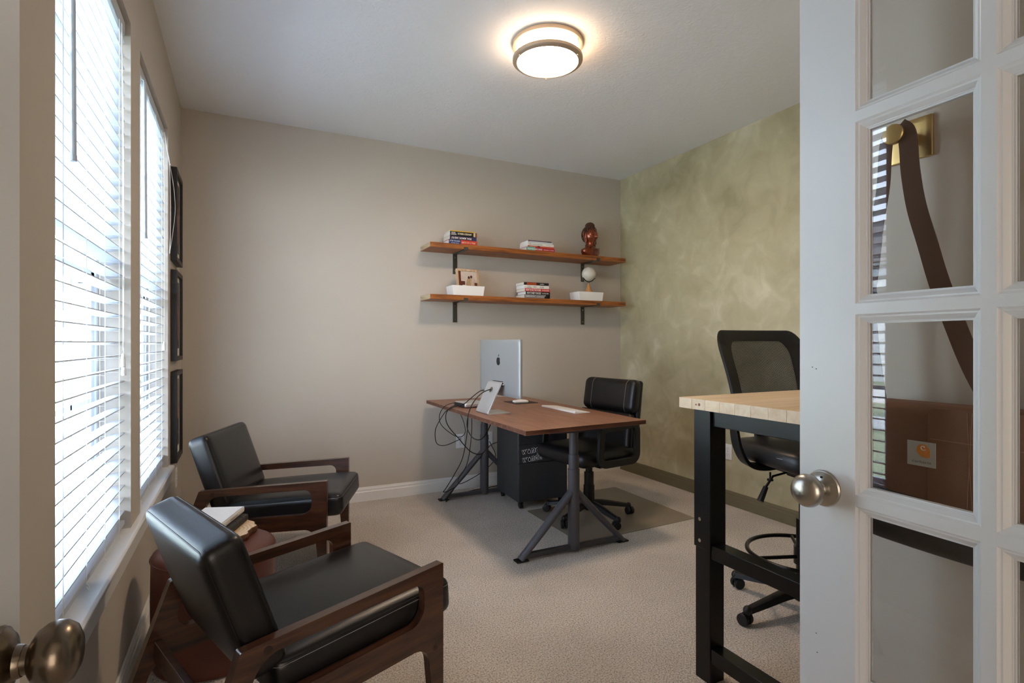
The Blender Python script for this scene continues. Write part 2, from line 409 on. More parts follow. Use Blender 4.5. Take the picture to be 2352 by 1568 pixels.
# left wall with two window openings, rounded corners on the reveals
bm = bmesh.new()
box(bm, XL-T, XL, -2.6, WIN[0][0], 0, ZC)
box(bm, XL-T, XL, WIN[0][1], WIN[1][0], 0, ZC)
box(bm, XL-T, XL, WIN[1][1], YB, 0, ZC)
for a, b in WIN:
    box(bm, XL-T, XL, a, b, 0, WZ0-0.03); box(bm, XL-T, XL, a, b, WZ1, ZC)
bmesh.ops.remove_doubles(bm, verts=bm.verts, dist=1e-5)
struct(obj('wall_left', bm, wall_beige, smooth=0), 'beige window wall in shade with two tall windows', 'wall')
# front wall (camera stands in its double-door opening) and the closet block behind the right door
bm = bmesh.new()
box(bm, XL, -0.265, -0.06, 0.06, 0, ZC); box(bm, 1.045, XR, -0.06, 0.06, 0, ZC); box(bm, -0.265, 1.045, -0.06, 0.06, 2.06, ZC)
struct(obj('wall_front', bm, wall_beige), 'beige wall around the double door opening', 'wall')
bm = bx(1.18, XR+T, 0.06, 0.79, 0, ZC)
struct(obj('wall_closet', bm, wall_beige, bevel=0.006), 'beige wall stub seen through the glass door, brass hook on it', 'wall')
# hall behind the camera
bm = bmesh.new(); box(bm, XL-T, XR+T, -2.75, -2.6, 0, ZC); struct(obj('wall_hall', bm, wall_beige))
bm = bmesh.new(); box(bm, XR, XR+T, -2.6, -0.06, 0, ZC); struct(obj('wall_hall_right', bm, wall_beige))

def base_profile(h=0.105, t=0.014):
    return [(0, 0), (t, 0), (t, h*0.66), (t*0.78, h*0.70), (t*0.70, h*0.80), (t*0.78, h*0.86), (t*0.55, h*0.90), (t*0.45, h*0.97), (t*0.2, h), (0, h)]
def baseboard(name, p0, p1, inward, mat, label):
    bm = bmesh.new(); d = Vector(p1)-Vector(p0); n = Vector(inward); r = []
    for p in (p0, p1): r.append([bm.verts.new(Vector(p)+n*u+Vector((0, 0, z))) for u, z in base_profile()])
    m = len(r[0])
    for j in range(m): bm.faces.new((r[0][j], r[0][(j+1) % m], r[1][(j+1) % m], r[1][j]))
    bm.faces.new(r[0]); bm.faces.new(r[1][::-1])
    return struct(obj(name, bm, mat, smooth=25), label, 'baseboard')
baseboard('baseboard_back', (XL, YB, 0), (XR-0.014, YB, 0), (0, -1, 0), white_trim, 'white moulded baseboard along the beige back wall')
baseboard('baseboard_right', (XR, YB, 0), (XR, 0.79, 0), (-1, 0, 0), olive_paint, 'olive painted baseboard along the green wall')
baseboard('baseboard_left', (XL, 0.06, 0), (XL, YB-0.014, 0), (1, 0, 0), white_trim, 'white baseboard under the windows')
baseboard('baseboard_closet', (1.18, 0.06, 0), (1.18, 0.79, 0), (-1, 0, 0), white_trim, 'white baseboard behind the glass door')
# sill running under both windows
bm = bmesh.new()
prof = [(XL-0.11, WZ0-0.03), (XL+0.018, WZ0-0.03), (XL+0.026, WZ0-0.02), (XL+0.027, WZ0-0.008), (XL+0.02, WZ0), (XL-0.11, WZ0)]
prism(bm, prof, 1.46, 3.54, plane='XZ')
box(bm, XL, XL+0.014, 1.48, 3.52, WZ0-0.085, WZ0-0.03)
struct(obj('trim_sill', bm, white_trim, bevel=0.002), 'white wooden sill and apron running under both windows', 'window sill')
# door casing on the front wall opening
bm = bmesh.new()
for x0, x1 in ((-0.33, -0.262), (1.042, 1.11)): box(bm, x0, x1, 0.06, 0.072, 0, 2.12)
box(bm, -0.33, 1.11, 0.06, 0.072, 2.055, 2.125)
struct(obj('trim_door', bm, white_trim, bevel=0.003), 'white casing around the double door opening', 'door casing')

# ------------------------------------------------------------------ windows and blinds
def window(idx, a, b):
    w = bpy.data.objects.new('window_%d' % idx, None); COL.objects.link(w); w.location = (XL-0.125, (a+b)/2, WZ0)
    struct(w, ['white vinyl double-hung window nearest the camera', 'white vinyl double-hung window beside the picture frames'][idx-1], 'window')
    hw = (b-a)/2; H = WZ1-WZ0; mid = H*0.49
    bm = bmesh.new()
    for (y0, y1, z0, z1) in ((-hw, -hw+0.035, 0, H), (hw-0.035, hw, 0, H), (-hw, hw, 0, 0.03), (-hw, hw, H-0.035, H)): box(bm, -0.025, 0.03, y0, y1, z0, z1)
    obj('window_frame', bm, vinyl, w, bevel=0.002)
    for nm, x0, z0, z1 in (('lower_sash', 0.002, 0.03, mid+0.02), ('upper_sash', -0.022, mid-0.02, H-0.035)):
        bm = bmesh.new(); s = 0.045
        y0, y1 = -hw+0.035, hw-0.035
        for q in ((y0, y0+s, z0, z1), (y1-s, y1, z0, z1), (y0, y1, z0, z0+s), (y0, y1, z1-s*0.8, z1)): box(bm, x0, x0+0.022, *q)
        so = obj(nm, bm, vinyl, w, bevel=0.003)
        bm = bmesh.new(); box(bm, x0+0.010, x0+0.0115, y0+s*0.6, y1-s*0.6, z0+s*0.6, z1-s*0.5); obj('pane', bm, clear_glass, so, smooth=0)
        bm = bmesh.new()
        for k in (1, 2): yk = y0+(y1-y0)*k/3; box(bm, x0+0.013, x0+0.019, yk-0.008, yk+0.008, z0+s, z1-s*0.8)
        zz = (z0+z1)/2; box(bm, x0+0.013, x0+0.019, y0+s, y1-s, zz-0.008, zz+0.008)
        obj('grille', bm, vinyl, so)
window(1, *WIN[0]); window(2, *WIN[1])

XBL = XL-0.042   # blind centre plane
def slat_mesh(wd):
    bm = bmesh.new(); n = 6; top = []; bot = []
    for i in range(n+1):
        u = -0.025+0.05*i/n; z = 0.0026*(1-(u/0.025)**2)
        top.append((u, z+0.0016)); bot.append((u, z-0.0016))
    prism(bm, top+bot[::-1], -wd/2, wd/2, plane='XZ'); bmesh.ops.recalc_face_normals(bm, faces=bm.faces)
    me = bpy.data.meshes.new('slat'); bm.to_mesh(me); bm.free(); me.materials.append(slat_mat)
    for p in me.polygons: p.use_smooth = True
    me.set_sharp_from_angle(angle=math.radians(35)); return me
def blind(idx, a, b, label):
    t = thing('window_blind', label, 'blinds', (XBL, (a+b)/2, WZ0), 0, 'white horizontal blinds in the two windows')
    wd = b-a-0.012; hw = wd/2; H = WZ1-WZ0
    me = slat_mesh(wd)
    z = 0.062; n = 0
    while z < H-0.07:
        o = bpy.data.objects.new('slat', me); COL.objects.link(o); o.parent = t; o.location = (0, 0, z)
        o.rotation_euler = (0, math.radians(random.uniform(-0.8, 0.8)-8.5), 0); z += 0.0472
    bm = bmesh.new(); rbox(bm, 0.052, wd, 0.018, 0.004, 4, mtx=Matrix.Translation((0, 0, 0.026))); obj('bottom_rail', bm, slat_mat, t)
    obj('headrail', bx(-0.026, 0.026, -hw, hw, H-0.052, H-0.004), slat_mat, t, bevel=0.003)
    for f in (-0.74, -0.25, 0.25, 0.74):
        bm = bmesh.new()
        y = f*hw
        for x in (-0.027, 0.027): tube(bm, [(x, y, 0.02), (x, y, H-0.05)], 0.0007, 4)
        tube(bm, [(0.0275, y+0.004, 0.02), (0.0275, y+0.004, H-0.05)], 0.0006, 4)
        zz = 0.062
        while zz < H-0.07:
            tube(bm, [(-0.027, y, zz-0.004), (0.027, y, zz-0.006)], 0.0005, 3); zz += 0.0472
        obj('ladder_cord', bm, cord_mat, t)

    # tilt wand near the left end
    wy = -hw+0.15
    bm = bmesh.new(); tube(bm, [(0.036, wy, H-0.06), (0.039, wy, 1.135)], 0.0062, 10); cyl(bm, (0.039, wy, 1.135), (0.039, wy, 1.12), 0.0072, n=10)
    cyl(bm, (0.022, wy, H-0.045), (0.036, wy, H-0.058), 0.004, n=8)
    obj('tilt_wand', bm, slat_mat, t)
    bm = bmesh.new()
    ly = hw-0.085
    if idx == 1:
        for k, (dy, zb) in enumerate(((-0.008, 0.61), (0.002, 0.62), (0.012, 0.60))):
            tube(bm, [(0.030, ly+dy*0.3, H-0.05), (0.033, ly+dy, H-0.4), (0.034, ly+dy*1.2, 1.0), (0.034, ly+dy*0.6, zb+0.04)], 0.0010, 6, 6)
        lc = obj('lift_cord', bm, cord_mat, t)
        for dy, zb in ((-0.005, 0.615), (0.005, 0.585)):
            bm = bmesh.new(); lathe(bm, [(0.0015, 0.045), (0.005, 0.04), (0.0075, 0.02), (0.008, 0.0), (0.006, -0.003), (0, -0.003)], 14, Matrix.Translation((0.034, ly+dy, zb-0.02))); obj('tassel', bm, white_plastic, lc)
    else:
        tube(bm, [(0.030, ly, H-0.05), (0.036, ly, H-0.5), (0.034, ly, 0.68)], 0.0010, 6, 6)
        # loose cords looping sideways in front of the top picture frame
        tube(bm, [(0.035, ly, H-0.05), (0.046, ly+0.055, H-0.14), (0.05, ly+0.10, H-0.19), (0.062, ly+0.16, H-0.30), (0.066, ly+0.19, H-0.42), (0.058, ly+0.15, H-0.56), (0.05, ly+0.09, H-0.68)], 0.0016, 6, 6)
        tube(bm, [(0.035, ly, H-0.05), (0.044, ly+0.052, H-0.14), (0.048, ly+0.10, H-0.20), (0.052, ly+0.115, H-0.40), (0.052, ly+0.11, H-0.55), (0.05, ly+0.09, H-0.68)], 0.0016, 6, 6)
        ball(bm, (0.05, ly+0.10, H-0.19), 0.005, 8)
        lc = obj('lift_cord', bm, cord_mat, t)
        bm = bmesh.new(); lathe(bm, [(0.0015, 0.045), (0.005, 0.04), (0.0075, 0.02), (0.008, 0.0), (0.006, -0.003), (0, -0.003)], 14, Matrix.Translation((0.034, ly, 0.64))); obj('tassel', bm, white_plastic, lc)
    for f in (-0.74, -0.25, 0.25, 0.74):
        bm = bmesh.new(); tube(bm, [(0.026, f*hw, 0.020), (0.034, f*hw-0.004, 0.012), (0.036, f*hw-0.016, 0.006), (0.030, f*hw-0.008, 0.012)], 0.0009, 5, 4)
        obj('cord_loop', bm, cord_mat, t)
    return t
blind(1, *WIN[0], 'white horizontal slat blind nearest the camera, two hanging tassels')
blind(2, *WIN[1], 'white horizontal slat blind beside the black picture frames, looped cord')

# ------------------------------------------------------------------ french doors
def french_door(idx, name_loc, ang, sgn, label):
    """local: hinge at origin, leaf along +Y, thickness along X; visible face at x=0 side facing -X (sgn=1)"""
    w = bpy.data.objects.new('door_%d' % idx, None); COL.objects.link(w); w.location = name_loc; w.rotation_euler = (0, 0, ang)
    struct(w, label, 'door')
    Wd, Ht, th = 0.613, 2.03, 0.035
    z0d = 0.012
    stile, pane, munt = 0.1125, 0.1835, 0.021
    zc = [0.252, 0.588, 0.924, 1.260, 1.597, 1.933]
    bm = bmesh.new()
    outer = [(0, z0d), (Wd, z0d), (Wd, Ht), (0, Ht)]
    holes = []; cells = []
    for c in range(2):
        y0 = stile + c*(pane+munt); y1 = y0+pane
        for k in range(5):
            a = zc[k]+munt/2; b = zc[k+1]-munt/2
            holes.append([(y0, a), (y0, b), (y1, b), (y1, a)]); cells.append((y0, y1, a, b))
    prism(bm, outer, 0, th, holes, plane='YZ')
    obj('door_leaf', bm, door_white, w, smooth=0, bevel=0.0012, bseg=1)
    bprof = [(0, 0.0015), (0.002, 0.0032), (0.0045, 0.0038), (0.008, 0.0070), (0.011, 0.0105), (0.0125, 0.0110), (0.0125, 0.0125), (0.0150, 0.0130), (0.0150, 0.0165), (0, 0.0165)]
    for (y0, y1, a, b) in cells:
        bm = bmesh.new()
        for side in (0, 1):
            rings = []
            for (u, d) in bprof:
                x = d if side == 0 else th-d
                rings.append([bm.verts.new((x, y0+u, a+u)), bm.verts.new((x, y1-u, a+u)), bm.verts.new((x, y1-u, b-u)), bm.verts.new((x, y0+u, b-u))])
            for r0, r1 in zip(rings, rings[1:]):
                for j in range(4): bm.faces.new((r0[j], r0[(j+1) % 4], r1[(j+1) % 4], r1[j]))
        obj('glazing_bead', bm, door_white, w, smooth=20)
        pn = obj('pane', bx(th/2-0.0008, th/2+0.0008, y0+0.006, y1-0.006, a+0.006, b-0.006), clear_glass, w, smooth=0)
    # knob set on both faces
    zk, yk = (0.932 if sgn > 0 else 0.909), (Wd-0.052 if sgn > 0 else Wd-0.062)
    for s, x in ((-1, 0.0), (1, th)):
        bm = bmesh.new()
        R = Matrix.Translation((x, yk, zk)) @ Matrix.Rotation(s*PI/2, 4, 'Y')
        lathe(bm, [(0, 0.0), (0.033, 0.0), (0.0335, 0.003), (0.032, 0.006), (0.030, 0.0068), (0.026, 0.011), (0.018, 0.0135), (0.0150, 0.015), (0.0140, 0.019), (0.0135, 0.020)], 48, R)
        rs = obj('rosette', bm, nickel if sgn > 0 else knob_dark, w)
        bm = bmesh.new()
        lathe(bm, [(0.0, 0.016), (0.0125, 0.016), (0.0125, 0.024), (0.017, 0.026), (0.0235, 0.030), (0.0285, 0.037), (0.0300, 0.044), (0.0288, 0.051), (0.0240, 0.058), (0.015, 0.0625), (0.006, 0.0640), (0.0, 0.0642)], 48, R)
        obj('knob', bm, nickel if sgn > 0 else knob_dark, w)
        bm = bmesh.new(); cyl(bm, R @ Vector((0.022, -0.004, 0.009)), R @ Vector((0.022, -0.004, 0.0135)), 0.0022, n=10); obj('set_screw', bm, black_metal, rs)
    bm = bmesh.new()
    for z in (0.2, 1.0, 1.82): cyl(bm, (0.0 if sgn > 0 else th, -0.004, z-0.045), (0.0 if sgn > 0 else th, -0.004, z+0.045), 0.006, n=12)
    obj('hinge', bm, nickel, w)
    bm = bmesh.new()
    box(bm, th/2-0.011, th/2+0.011, Wd-0.0003, Wd+0.0016, 0.895, 0.955)
    obj('latch_plate', bm, nickel, w)
    return w
DW = 0.613
# right leaf: leading edge (0.968,0.696), opened a little past square
a_ = math.radians(3.3)
d2 = french_door(2, (0.968-DW*math.sin(a_), 0.697-DW*math.cos(a_), 0), -a_, 1, 'open white french door on the right with brushed nickel knob')
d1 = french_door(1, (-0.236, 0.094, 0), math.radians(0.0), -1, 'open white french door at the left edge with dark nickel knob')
# small chips in the paint of the right leaf
chip = plain('paint_chip', (96, 96, 96), 0.8, noise=0.2)
bm = bmesh.new()
for y, z in ((0.585, 1.155), (0.577, 1.152), (0.575, 0.62), (0.577, 0.655)): ball(bm, (-0.0002, y, z), 0.0012, 6, (0.2, 1.3, 0.8))
obj('paint_chip', bm, chip, d2)

# ------------------------------------------------------------------ ceiling lamp
t = thing('ceiling_light', 'round flush ceiling light with two brushed nickel rings and glowing white drum', 'ceiling light', (1.42, 2.452, ZC))
bm = bmesh.new(); lathe(bm, [(0, 0), (0.176, 0), (0.182, -0.004), (0.182, -0.024), (0.170, -0.028), (0.160, -0.028), (0, -0.020)], 72); obj('ceiling_pan', bm, lamp_nickel, t)
diff = emit('lit_acrylic', (255, 224, 192), LAMP_E); diff_s = emit('lit_acrylic_side', (255, 220, 184), LAMP_SIDE)
bm = bmesh.new(); lathe(bm, [(0, -0.0975), (0.158, -0.0975), (0.156, -0.101), (0.08, -0.104), (0, -0.105)], 72); obj('diffuser', bm, diff, t)
bm = bmesh.new(); lathe(bm, [(0, -0.0215), (0.160, -0.0285), (0.163, -0.030), (0.163, -0.094), (0.158, -0.0970), (0, -0.0970)], 72); obj('diffuser_drum', bm, diff_s, t)
bm = bmesh.new(); lathe(bm, [(0.1645, -0.078), (0.178, -0.078), (0.182, -0.081), (0.182, -0.095), (0.178, -0.099), (0.160, -0.104), (0.158, -0.101), (0.1645, -0.096)], 72, closed=True); obj('trim_ring', bm, lamp_nickel, t)
for a in (1.10, 3.19, 5.29):
    bm = bmesh.new(); x, y = 0.1735*math.cos(a), 0.1735*math.sin(a)
    cyl(bm, (x, y, -0.020), (x, y, -0.082), 0.0022, n=8); obj('stem', bm, lamp_nickel, t)
    bm = bmesh.new(); ball(bm, (x*0.99, y*0.99, -0.104), 0.0045, 10); obj('stem_cap', bm, lamp_nickel, t)

# ------------------------------------------------------------------ wall shelves with brackets
YS0 = 3.955
def shelf(zt, label):
    t = thing('wall_shelf', label, 'shelf', (1.266, YB, zt-0.038), 0, 'stained wooden wall shelves')
    bm = bmesh.new(); box(bm, 0, 1.842, -(YB-YS0), -0.001, 0, 0.038)
    obj('board', bm, shelf_wood, t, bevel=0.002)
    bm = bmesh.new(); box(bm, -0.0008, 0.0, -(YB-YS0)+0.002, -0.002, 0.002, 0.036); plabel(obj('end_grain', bm, shelf_end, t), 'paler raw cut end of the board')
    for xb in (0.290, 1.540):
        bm = bmesh.new(); w2 = 0.018; d = YB-YS0
        box(bm, xb-w2, xb+w2, -d-0.004, -0.0005, -0.005, 0.0)
        box(bm, xb-w2, xb+w2, -d-0.0045, -d-0.0002, -0.005, 0.018)
        box(bm, xb-w2, xb+w2, -0.006, -0.0005, -0.165, 0.0)
        b = obj('bracket', bm, gunmetal, t, bevel=0.001)
        for p0, p1 in (((xb, -0.0055, -0.03), (xb, -0.009, -0.03)), ((xb, -0.0055, -0.14), (xb, -0.009, -0.14)), ((xb, -0.2, -0.0045), (xb, -0.2, -0.0075))):
            bm = bmesh.new(); cyl(bm, p0, p1, 0.004, n=10); obj('screw', bm, chrome, b)
    return t
Z1, Z2 = 1.971, 1.575
shelf(Z1, 'upper brown-stained wooden shelf carrying books and a copper bust')
shelf(Z2, 'lower brown-stained wooden shelf carrying white boxes and a book stack')

# ------------------------------------------------------------------ books
inks = {}
def getink(rgb):
    if rgb not in inks: inks[rgb] = ink_of(rgb, 'cover_ink_%d_%d_%d' % rgb)
    return inks[rgb]
def book(loc, rz, w, d, h, cover, label, group, pages=None, words=(), bands=(), name='book', hard=False, cover2=None):
    """spine along local +x at y=0 facing -y, pages toward +y. words: (text, x0, w, frac_h, rgb)"""
    t = thing(name, label, 'book', loc, rz, group)
    c = getink(cover); e = 0.0022 if hard else 0.0008; ov = 0.003 if hard else 0.0005
    bm = bmesh.new()
    box(bm, 0, w, 0.0006, d, 0, e); box(bm, 0, w, 0.0006, d, h-e, h)
    # slightly rounded spine
    pf = [(0.0008, 0), (-0.0010, h*0.12), (-0.0016, h*0.5), (-0.0010, h*0.88), (0.0008, h), (0.003, h), (0.003, 0)]
    prism(bm, pf, 0, w, plane='YZ')
    obj('cover', bm, c, t, smooth=0)
    obj('pages', bx(ov, w-ov, 0.003, d-ov, e, h-e), pages or paper, t, smooth=0)
    yf = -0.0019
    for (x0, x1, z0, z1, rgb) in bands:
        obj('spine_band', bx(x0*w, x1*w, yf, yf+0.0006, z0*h, z1*h), getink(rgb), t, smooth=0)
    for (s, x0, ww, z0, hh, rgb) in words:
        if s[0] == '!': text('spine_lettering', s[1:], getink(rgb), t, ww*w, hh*h, ((x0+ww)*w, yf-0.0002, (z0+hh)*h), (-1, 0, 0), (0, 0, -1), 0.0002, offset=0.02)
        else: text('spine_lettering', s, getink(rgb), t, ww*w, hh*h, (x0*w, yf-0.0002, z0*h), (1, 0, 0), (0, 0, 1), 0.0002, offset=0.02)
    return t
G1, G2, G3 = 'books on the left of the upper shelf', 'books on the middle of the upper shelf', 'books on the lower shelf'
WHT, BLK = (238, 238, 236), (18, 18, 20)
# upper left stack
book((1.423, 3.975, Z1), 0.0, 0.236, 0.16, 0.036, (196, 62, 40), 'blue and orange-red book at the bottom of the left upper stack', G1, paper_white,
     [('AFTER THE ASHES', 0.02, 0.36, 0.54, 0.28, (190, 205, 230)), ('and other stories', 0.08, 0.26, 0.16, 0.2, (190, 205, 230)), ('BIRTH OF A TRIBE', 0.45, 0.48, 0.28, 0.36, (240, 190, 170))], [(0, 0.41, 0, 1, (44, 58, 108))], hard=True)
book((1.433, 3.980, Z1+0.036), 0.0, 0.222, 0.155, 0.031, (48, 28, 60), 'dark purple book with upside-down white title in the left upper stack', G1, None,
     [('!SPEAK, MEMORY, AND FLY', 0.05, 0.76, 0.22, 0.56, WHT)], [(0.86, 1, 0, 1, (40, 52, 96))])
book((1.434, 3.978, Z1+0.067), 0.0, 0.224, 0.155, 0.033, (20, 20, 22), 'black book with white title under the yellow one', G1, None,
     [('ROSE', 0.05, 0.14, 0.52, 0.3, WHT), ('GARDNER', 0.03, 0.2, 0.14, 0.3, WHT), ('EXTREME & ORDINARY', 0.28, 0.52, 0.28, 0.44, (236, 226, 196))], [(0.87, 0.93, 0.05, 0.95, (214, 206, 150)), (0.93, 1, 0, 1, (140, 70, 50))])
book((1.438, 3.986, Z1+0.100), 0.0, 0.205, 0.14, 0.009, (226, 182, 60), 'thin yellow book on top of the left upper stack', G1, None)
# upper middle stack
book((2.103, 3.976, Z1), 0.0, 0.268, 0.16, 0.032, (176, 34, 52), 'teal and crimson book at the bottom of the middle upper stack', G2, paper_white,
     [('POINTING MACHINES', 0.03, 0.52, 0.26, 0.42, WHT), ('MARGARET K. PORTER', 0.60, 0.37, 0.3, 0.28, (240, 200, 200))], [(0, 0.30, 0, 1, (92, 172, 160))], hard=True)
book((2.116, 3.980, Z1+0.032), 0.0, 0.252, 0.15, 0.012, (206, 92, 56), 'thin orange paperback in the middle upper stack', G2, paper_white, [('small gods', 0.08, 0.2, 0.2, 0.5, (240, 210, 190))], [(0.36, 0.46, 0, 1, (90, 40, 40))])
book((2.118, 3.982, Z1+0.044), 0.0, 0.248, 0.15, 0.022, (232, 230, 226), 'white book with grey title in the middle upper stack', G2, paper_white,
     [('FEEL, LOSE & REGAIN', 0.04, 0.52, 0.3, 0.34, (90, 100, 100)), ('M. Pulley', 0.72, 0.16, 0.3, 0.3, (200, 150, 140))])
book((2.121, 3.986, Z1+0.066), 0.0, 0.236, 0.145, 0.016, (206, 212, 212), 'pale grey paperback under the purple booklet', G2, paper_white)
book((2.124, 3.990, Z1+0.082), -0.015, 0.224, 0.14, 0.008, (66, 44, 88), 'slim dark purple booklet on top of the middle upper stack', G2, paper_white, [('how language made us', 0.1, 0.7, 0.2, 0.55, (200, 150, 190))])
# lower middle stack
book((2.083, 3.978, Z2), 0.0, 0.244, 0.16, 0.032, (132, 130, 132), 'grey and black book at the bottom of the lower stack', G3, paper,
     [('ROBERTA PROCTOR', 0.06, 0.34, 0.4, 0.26, (220, 220, 220)), ('A GEOGRAPHY', 0.48, 0.3, 0.36, 0.22, (220, 220, 220))], [(0.83, 1, 0, 1, (20, 20, 22)), (0.78, 0.84, 0.0, 0.6, (20, 20, 22)), (0.93, 0.955, 0.2, 0.8, WHT)], hard=True)
book((2.096, 3.978, Z2+0.032), 0.0, 0.232, 0.15, 0.025, BLK, 'black spine lettered HOW TO MEET YOUR SELF', G3, paper_white,
     [('HOW TO MEET YOUR SELF', 0.04, 0.58, 0.16, 0.66, WHT), ('DR. NICOLE LEPERA', 0.67, 0.27, 0.3, 0.36, WHT)])
book((2.088, 3.978, Z2+0.057), 0.0, 0.240, 0.155, 0.025, (198, 58, 50), 'red spine lettered HOW TO DO THE WORK', G3, paper,
     [('HOW TO DO THE WORK', 0.03, 0.60, 0.16, 0.66, WHT), ('DR. NICOLE LEPERA', 0.68, 0.28, 0.3, 0.36, WHT)])
book((2.084, 3.980, Z2+0.082), 0.0, 0.234, 0.15, 0.028, (234, 230, 224), 'white spine with small dark words in the lower stack', G3, paper_white,
     [('THEN', 0.10, 0.14, 0.56, 0.2, (80, 80, 84)), ('DREAM', 0.10, 0.18, 0.16, 0.2, (80, 80, 84)), ('~', 0.36, 0.12, 0.35, 0.25, (80, 80, 84)), ('BLOOM', 0.62, 0.16, 0.5, 0.2, (80, 80, 84)), ('TOWN', 0.62, 0.16, 0.16, 0.2, (80, 80, 84))])
book((2.080, 3.980, Z2+0.110), 0.0, 0.236, 0.15, 0.023, (28, 26, 26), 'black and orange spine topping the lower stack', G3, paper,
     [('TRANSCEND', 0.11, 0.38, 0.14, 0.7, (214, 92, 40)), ('KAUFMAN', 0.64, 0.16, 0.3, 0.34, (230, 220, 200))], [(0.10, 0.50, 0, 1, (120, 44, 22))])

# ------------------------------------------------------------------ white planter boxes and what stands in them
def planter(x0, w, label):
    y0, d, h, wt = 3.972, 0.155, 0.078, 0.005
    t = thing('planter_box', label, 'box', (x0+w/2, y0+d/2, Z2), 0, 'white tapered boxes on the lower shelf')
    bm = bmesh.new(); k = 0.93
    def ring(sx_, sy_, z): return [bm.verts.new((sx_*a, sy_*b, z)) for a, b in ((-1, -1), (1, -1), (1, 1), (-1, 1))]
    hx, hy = w/2, d/2
    rs = [ring(hx*k, hy*k, 0), ring(hx, hy, h), ring(hx-wt, hy-wt, h), ring(hx*k-wt, hy*k-wt, wt)]
    for a, b in zip(rs, rs[1:]):
        for j in range(4): bm.faces.new((a[j], a[(j+1) % 4], b[(j+1) % 4], b[j]))
    bm.faces.new(rs[0][::-1]); bm.faces.new(rs[-1])
    obj('box_body', bm, white_ceramic, t, bevel=0.002)
    return t
planter(1.452, 0.272, 'white tapered box on the lower shelf holding the framed photo')
planter(2.615, 0.262, 'white tapered box on the lower shelf holding the small globe')
t = thing('photo_frame', 'small pale wood frame with sepia family photo in the left white box', 'photo frame', (1.612, 4.035, Z2+0.006), 0.06)
tilt = Matrix.Rotation(math.radians(-9), 4, 'X')
fw, fh = 0.198, 0.215
bm = bmesh.new()
o_ = [(-fw/2, 0), (fw/2, 0), (fw/2, fh), (-fw/2, fh)]; m_ = 0.017
prism(bm, o_, -0.008, 0.008, [[(-fw/2+m_, m_), (-fw/2+m_, fh-m_), (fw/2-m_, fh-m_), (fw/2-m_, m_)]], plane='XZ', mtx=tilt)
oak = wood('pale_oak_frame', (170, 138, 104), (198, 168, 134), (214, 188, 156), 'Z', 2, 0.5)
obj('frame_border', bm, oak, t, bevel=0.001)
bm = bmesh.new(); box(bm, -fw/2+m_*0.8, fw/2-m_*0.8, -0.001, 0.006, m_*0.8, fh-m_*0.8, mtx=tilt); obj('photo_print', bm, plain('sepia_print', (206, 190, 178), 0.3, noise=0.25, nscale=18), t)
bm = bmesh.new(); px = lambda u: -fw/2+m_+u*(fw-2*m_); pz = lambda v: m_+v*(fh-2*m_)
def blob(bm, u, v, su, sv, dz=0.0):
    lathe(bm, [(0, 0.0), (1, 0.0)], 14, tilt @ Matrix.Translation((px(u), -0.0016-dz, pz(v))) @ Matrix.Diagonal((su, 1, sv, 1)) @ Matrix.Rotation(PI/2, 4, 'X'))
def rect(bm, u0, u1, v0, v1, dz=0.0): box(bm, px(u0), px(u1), -0.0016-dz, -0.0012-dz, pz(v0), pz(v1), mtx=tilt)
rect(bm, 0, 0.14, 0.1, 1); rect(bm, 0.0, 1.0, 0, 0.30); rect(bm, 0.14, 0.34, 0.3, 0.55); rect(bm, 0.85, 1.0, 0.3, 0.5)
blob(bm, 0.56, 0.72, 0.009, 0.012, 0.0008); blob(bm, 0.69, 0.76, 0.009, 0.012, 0.0008); rect(bm, 0.50, 0.62, 0.42, 0.64, 0.0006); rect(bm, 0.54, 0.60, 0.0, 0.2, 0.001)
plabel(obj('print_figures', bm, plain('sepia_dark', (104, 54, 40), 0.35, noise=0.4, nscale=40), t), 'two small figures in brown sepia')
bm = bmesh.new(); rect(bm, 0.51, 0.64, 0.2, 0.42, 0.001); rect(bm, 0.64, 0.78, 0.36, 0.66, 0.0008); rect(bm, 0.2, 0.5, 0.32, 0.38, 0.0008)
obj('print_highlights', bm, plain('sepia_light', (232, 216, 204), 0.35, noise=0.1), t)
bm = bmesh.new(); box(bm, -0.02, 0.02, 0.02, 0.024, 0.004, 0.13, mtx=Matrix.Rotation(math.radians(16), 4, 'X')); obj('easel_back', bm, oak, t)

t = thing('tabletop_globe', 'small pale globe on a wooden cone in the right white box', 'globe', (2.775, 4.055, Z2+0.006))
bm = bmesh.new(); lathe(bm, [(0, 0), (0.062, 0), (0.062, 0.003), (0.007, 0.155), (0.003, 0.163), (0, 0.163)], 40); obj('cone_stand', bm, wood('beech_cone', (172, 116, 62), (196, 140, 84), (212, 160, 104), 'Z', 1.5, 0.5), t)
bm = bmesh.new(); gz = 0.240; ball(bm, (0, 0, gz), 0.063, 40)
gm = plain('globe_print', (214, 208, 196), 0.45, noise=0.12, nscale=26)
obj('globe_ball', bm, gm, t)
bm = bmesh.new(); pts = [(0.069*math.cos(a), -0.0, gz+0.069*math.sin(a)) for a in [math.radians(-150+i*7.5) for i in range(17)]]
sweep(bm, pts, [(-0.004, -0.001), (0.004, -0.001), (0.004, 0.001), (-0.004, 0.001)], up=(0, 1, 0)); a = math.radians(-30); cyl(bm, (0.060*math.cos(a), 0, gz+0.060*math.sin(a)), (0.078*math.cos(a), 0, gz+0.078*math.sin(a)), 0.004, n=10)
cyl(bm, (0, 0, gz-0.078), (0, 0, gz-0.066), 0.006, n=10)
obj('meridian_arc', bm, black_metal, t)

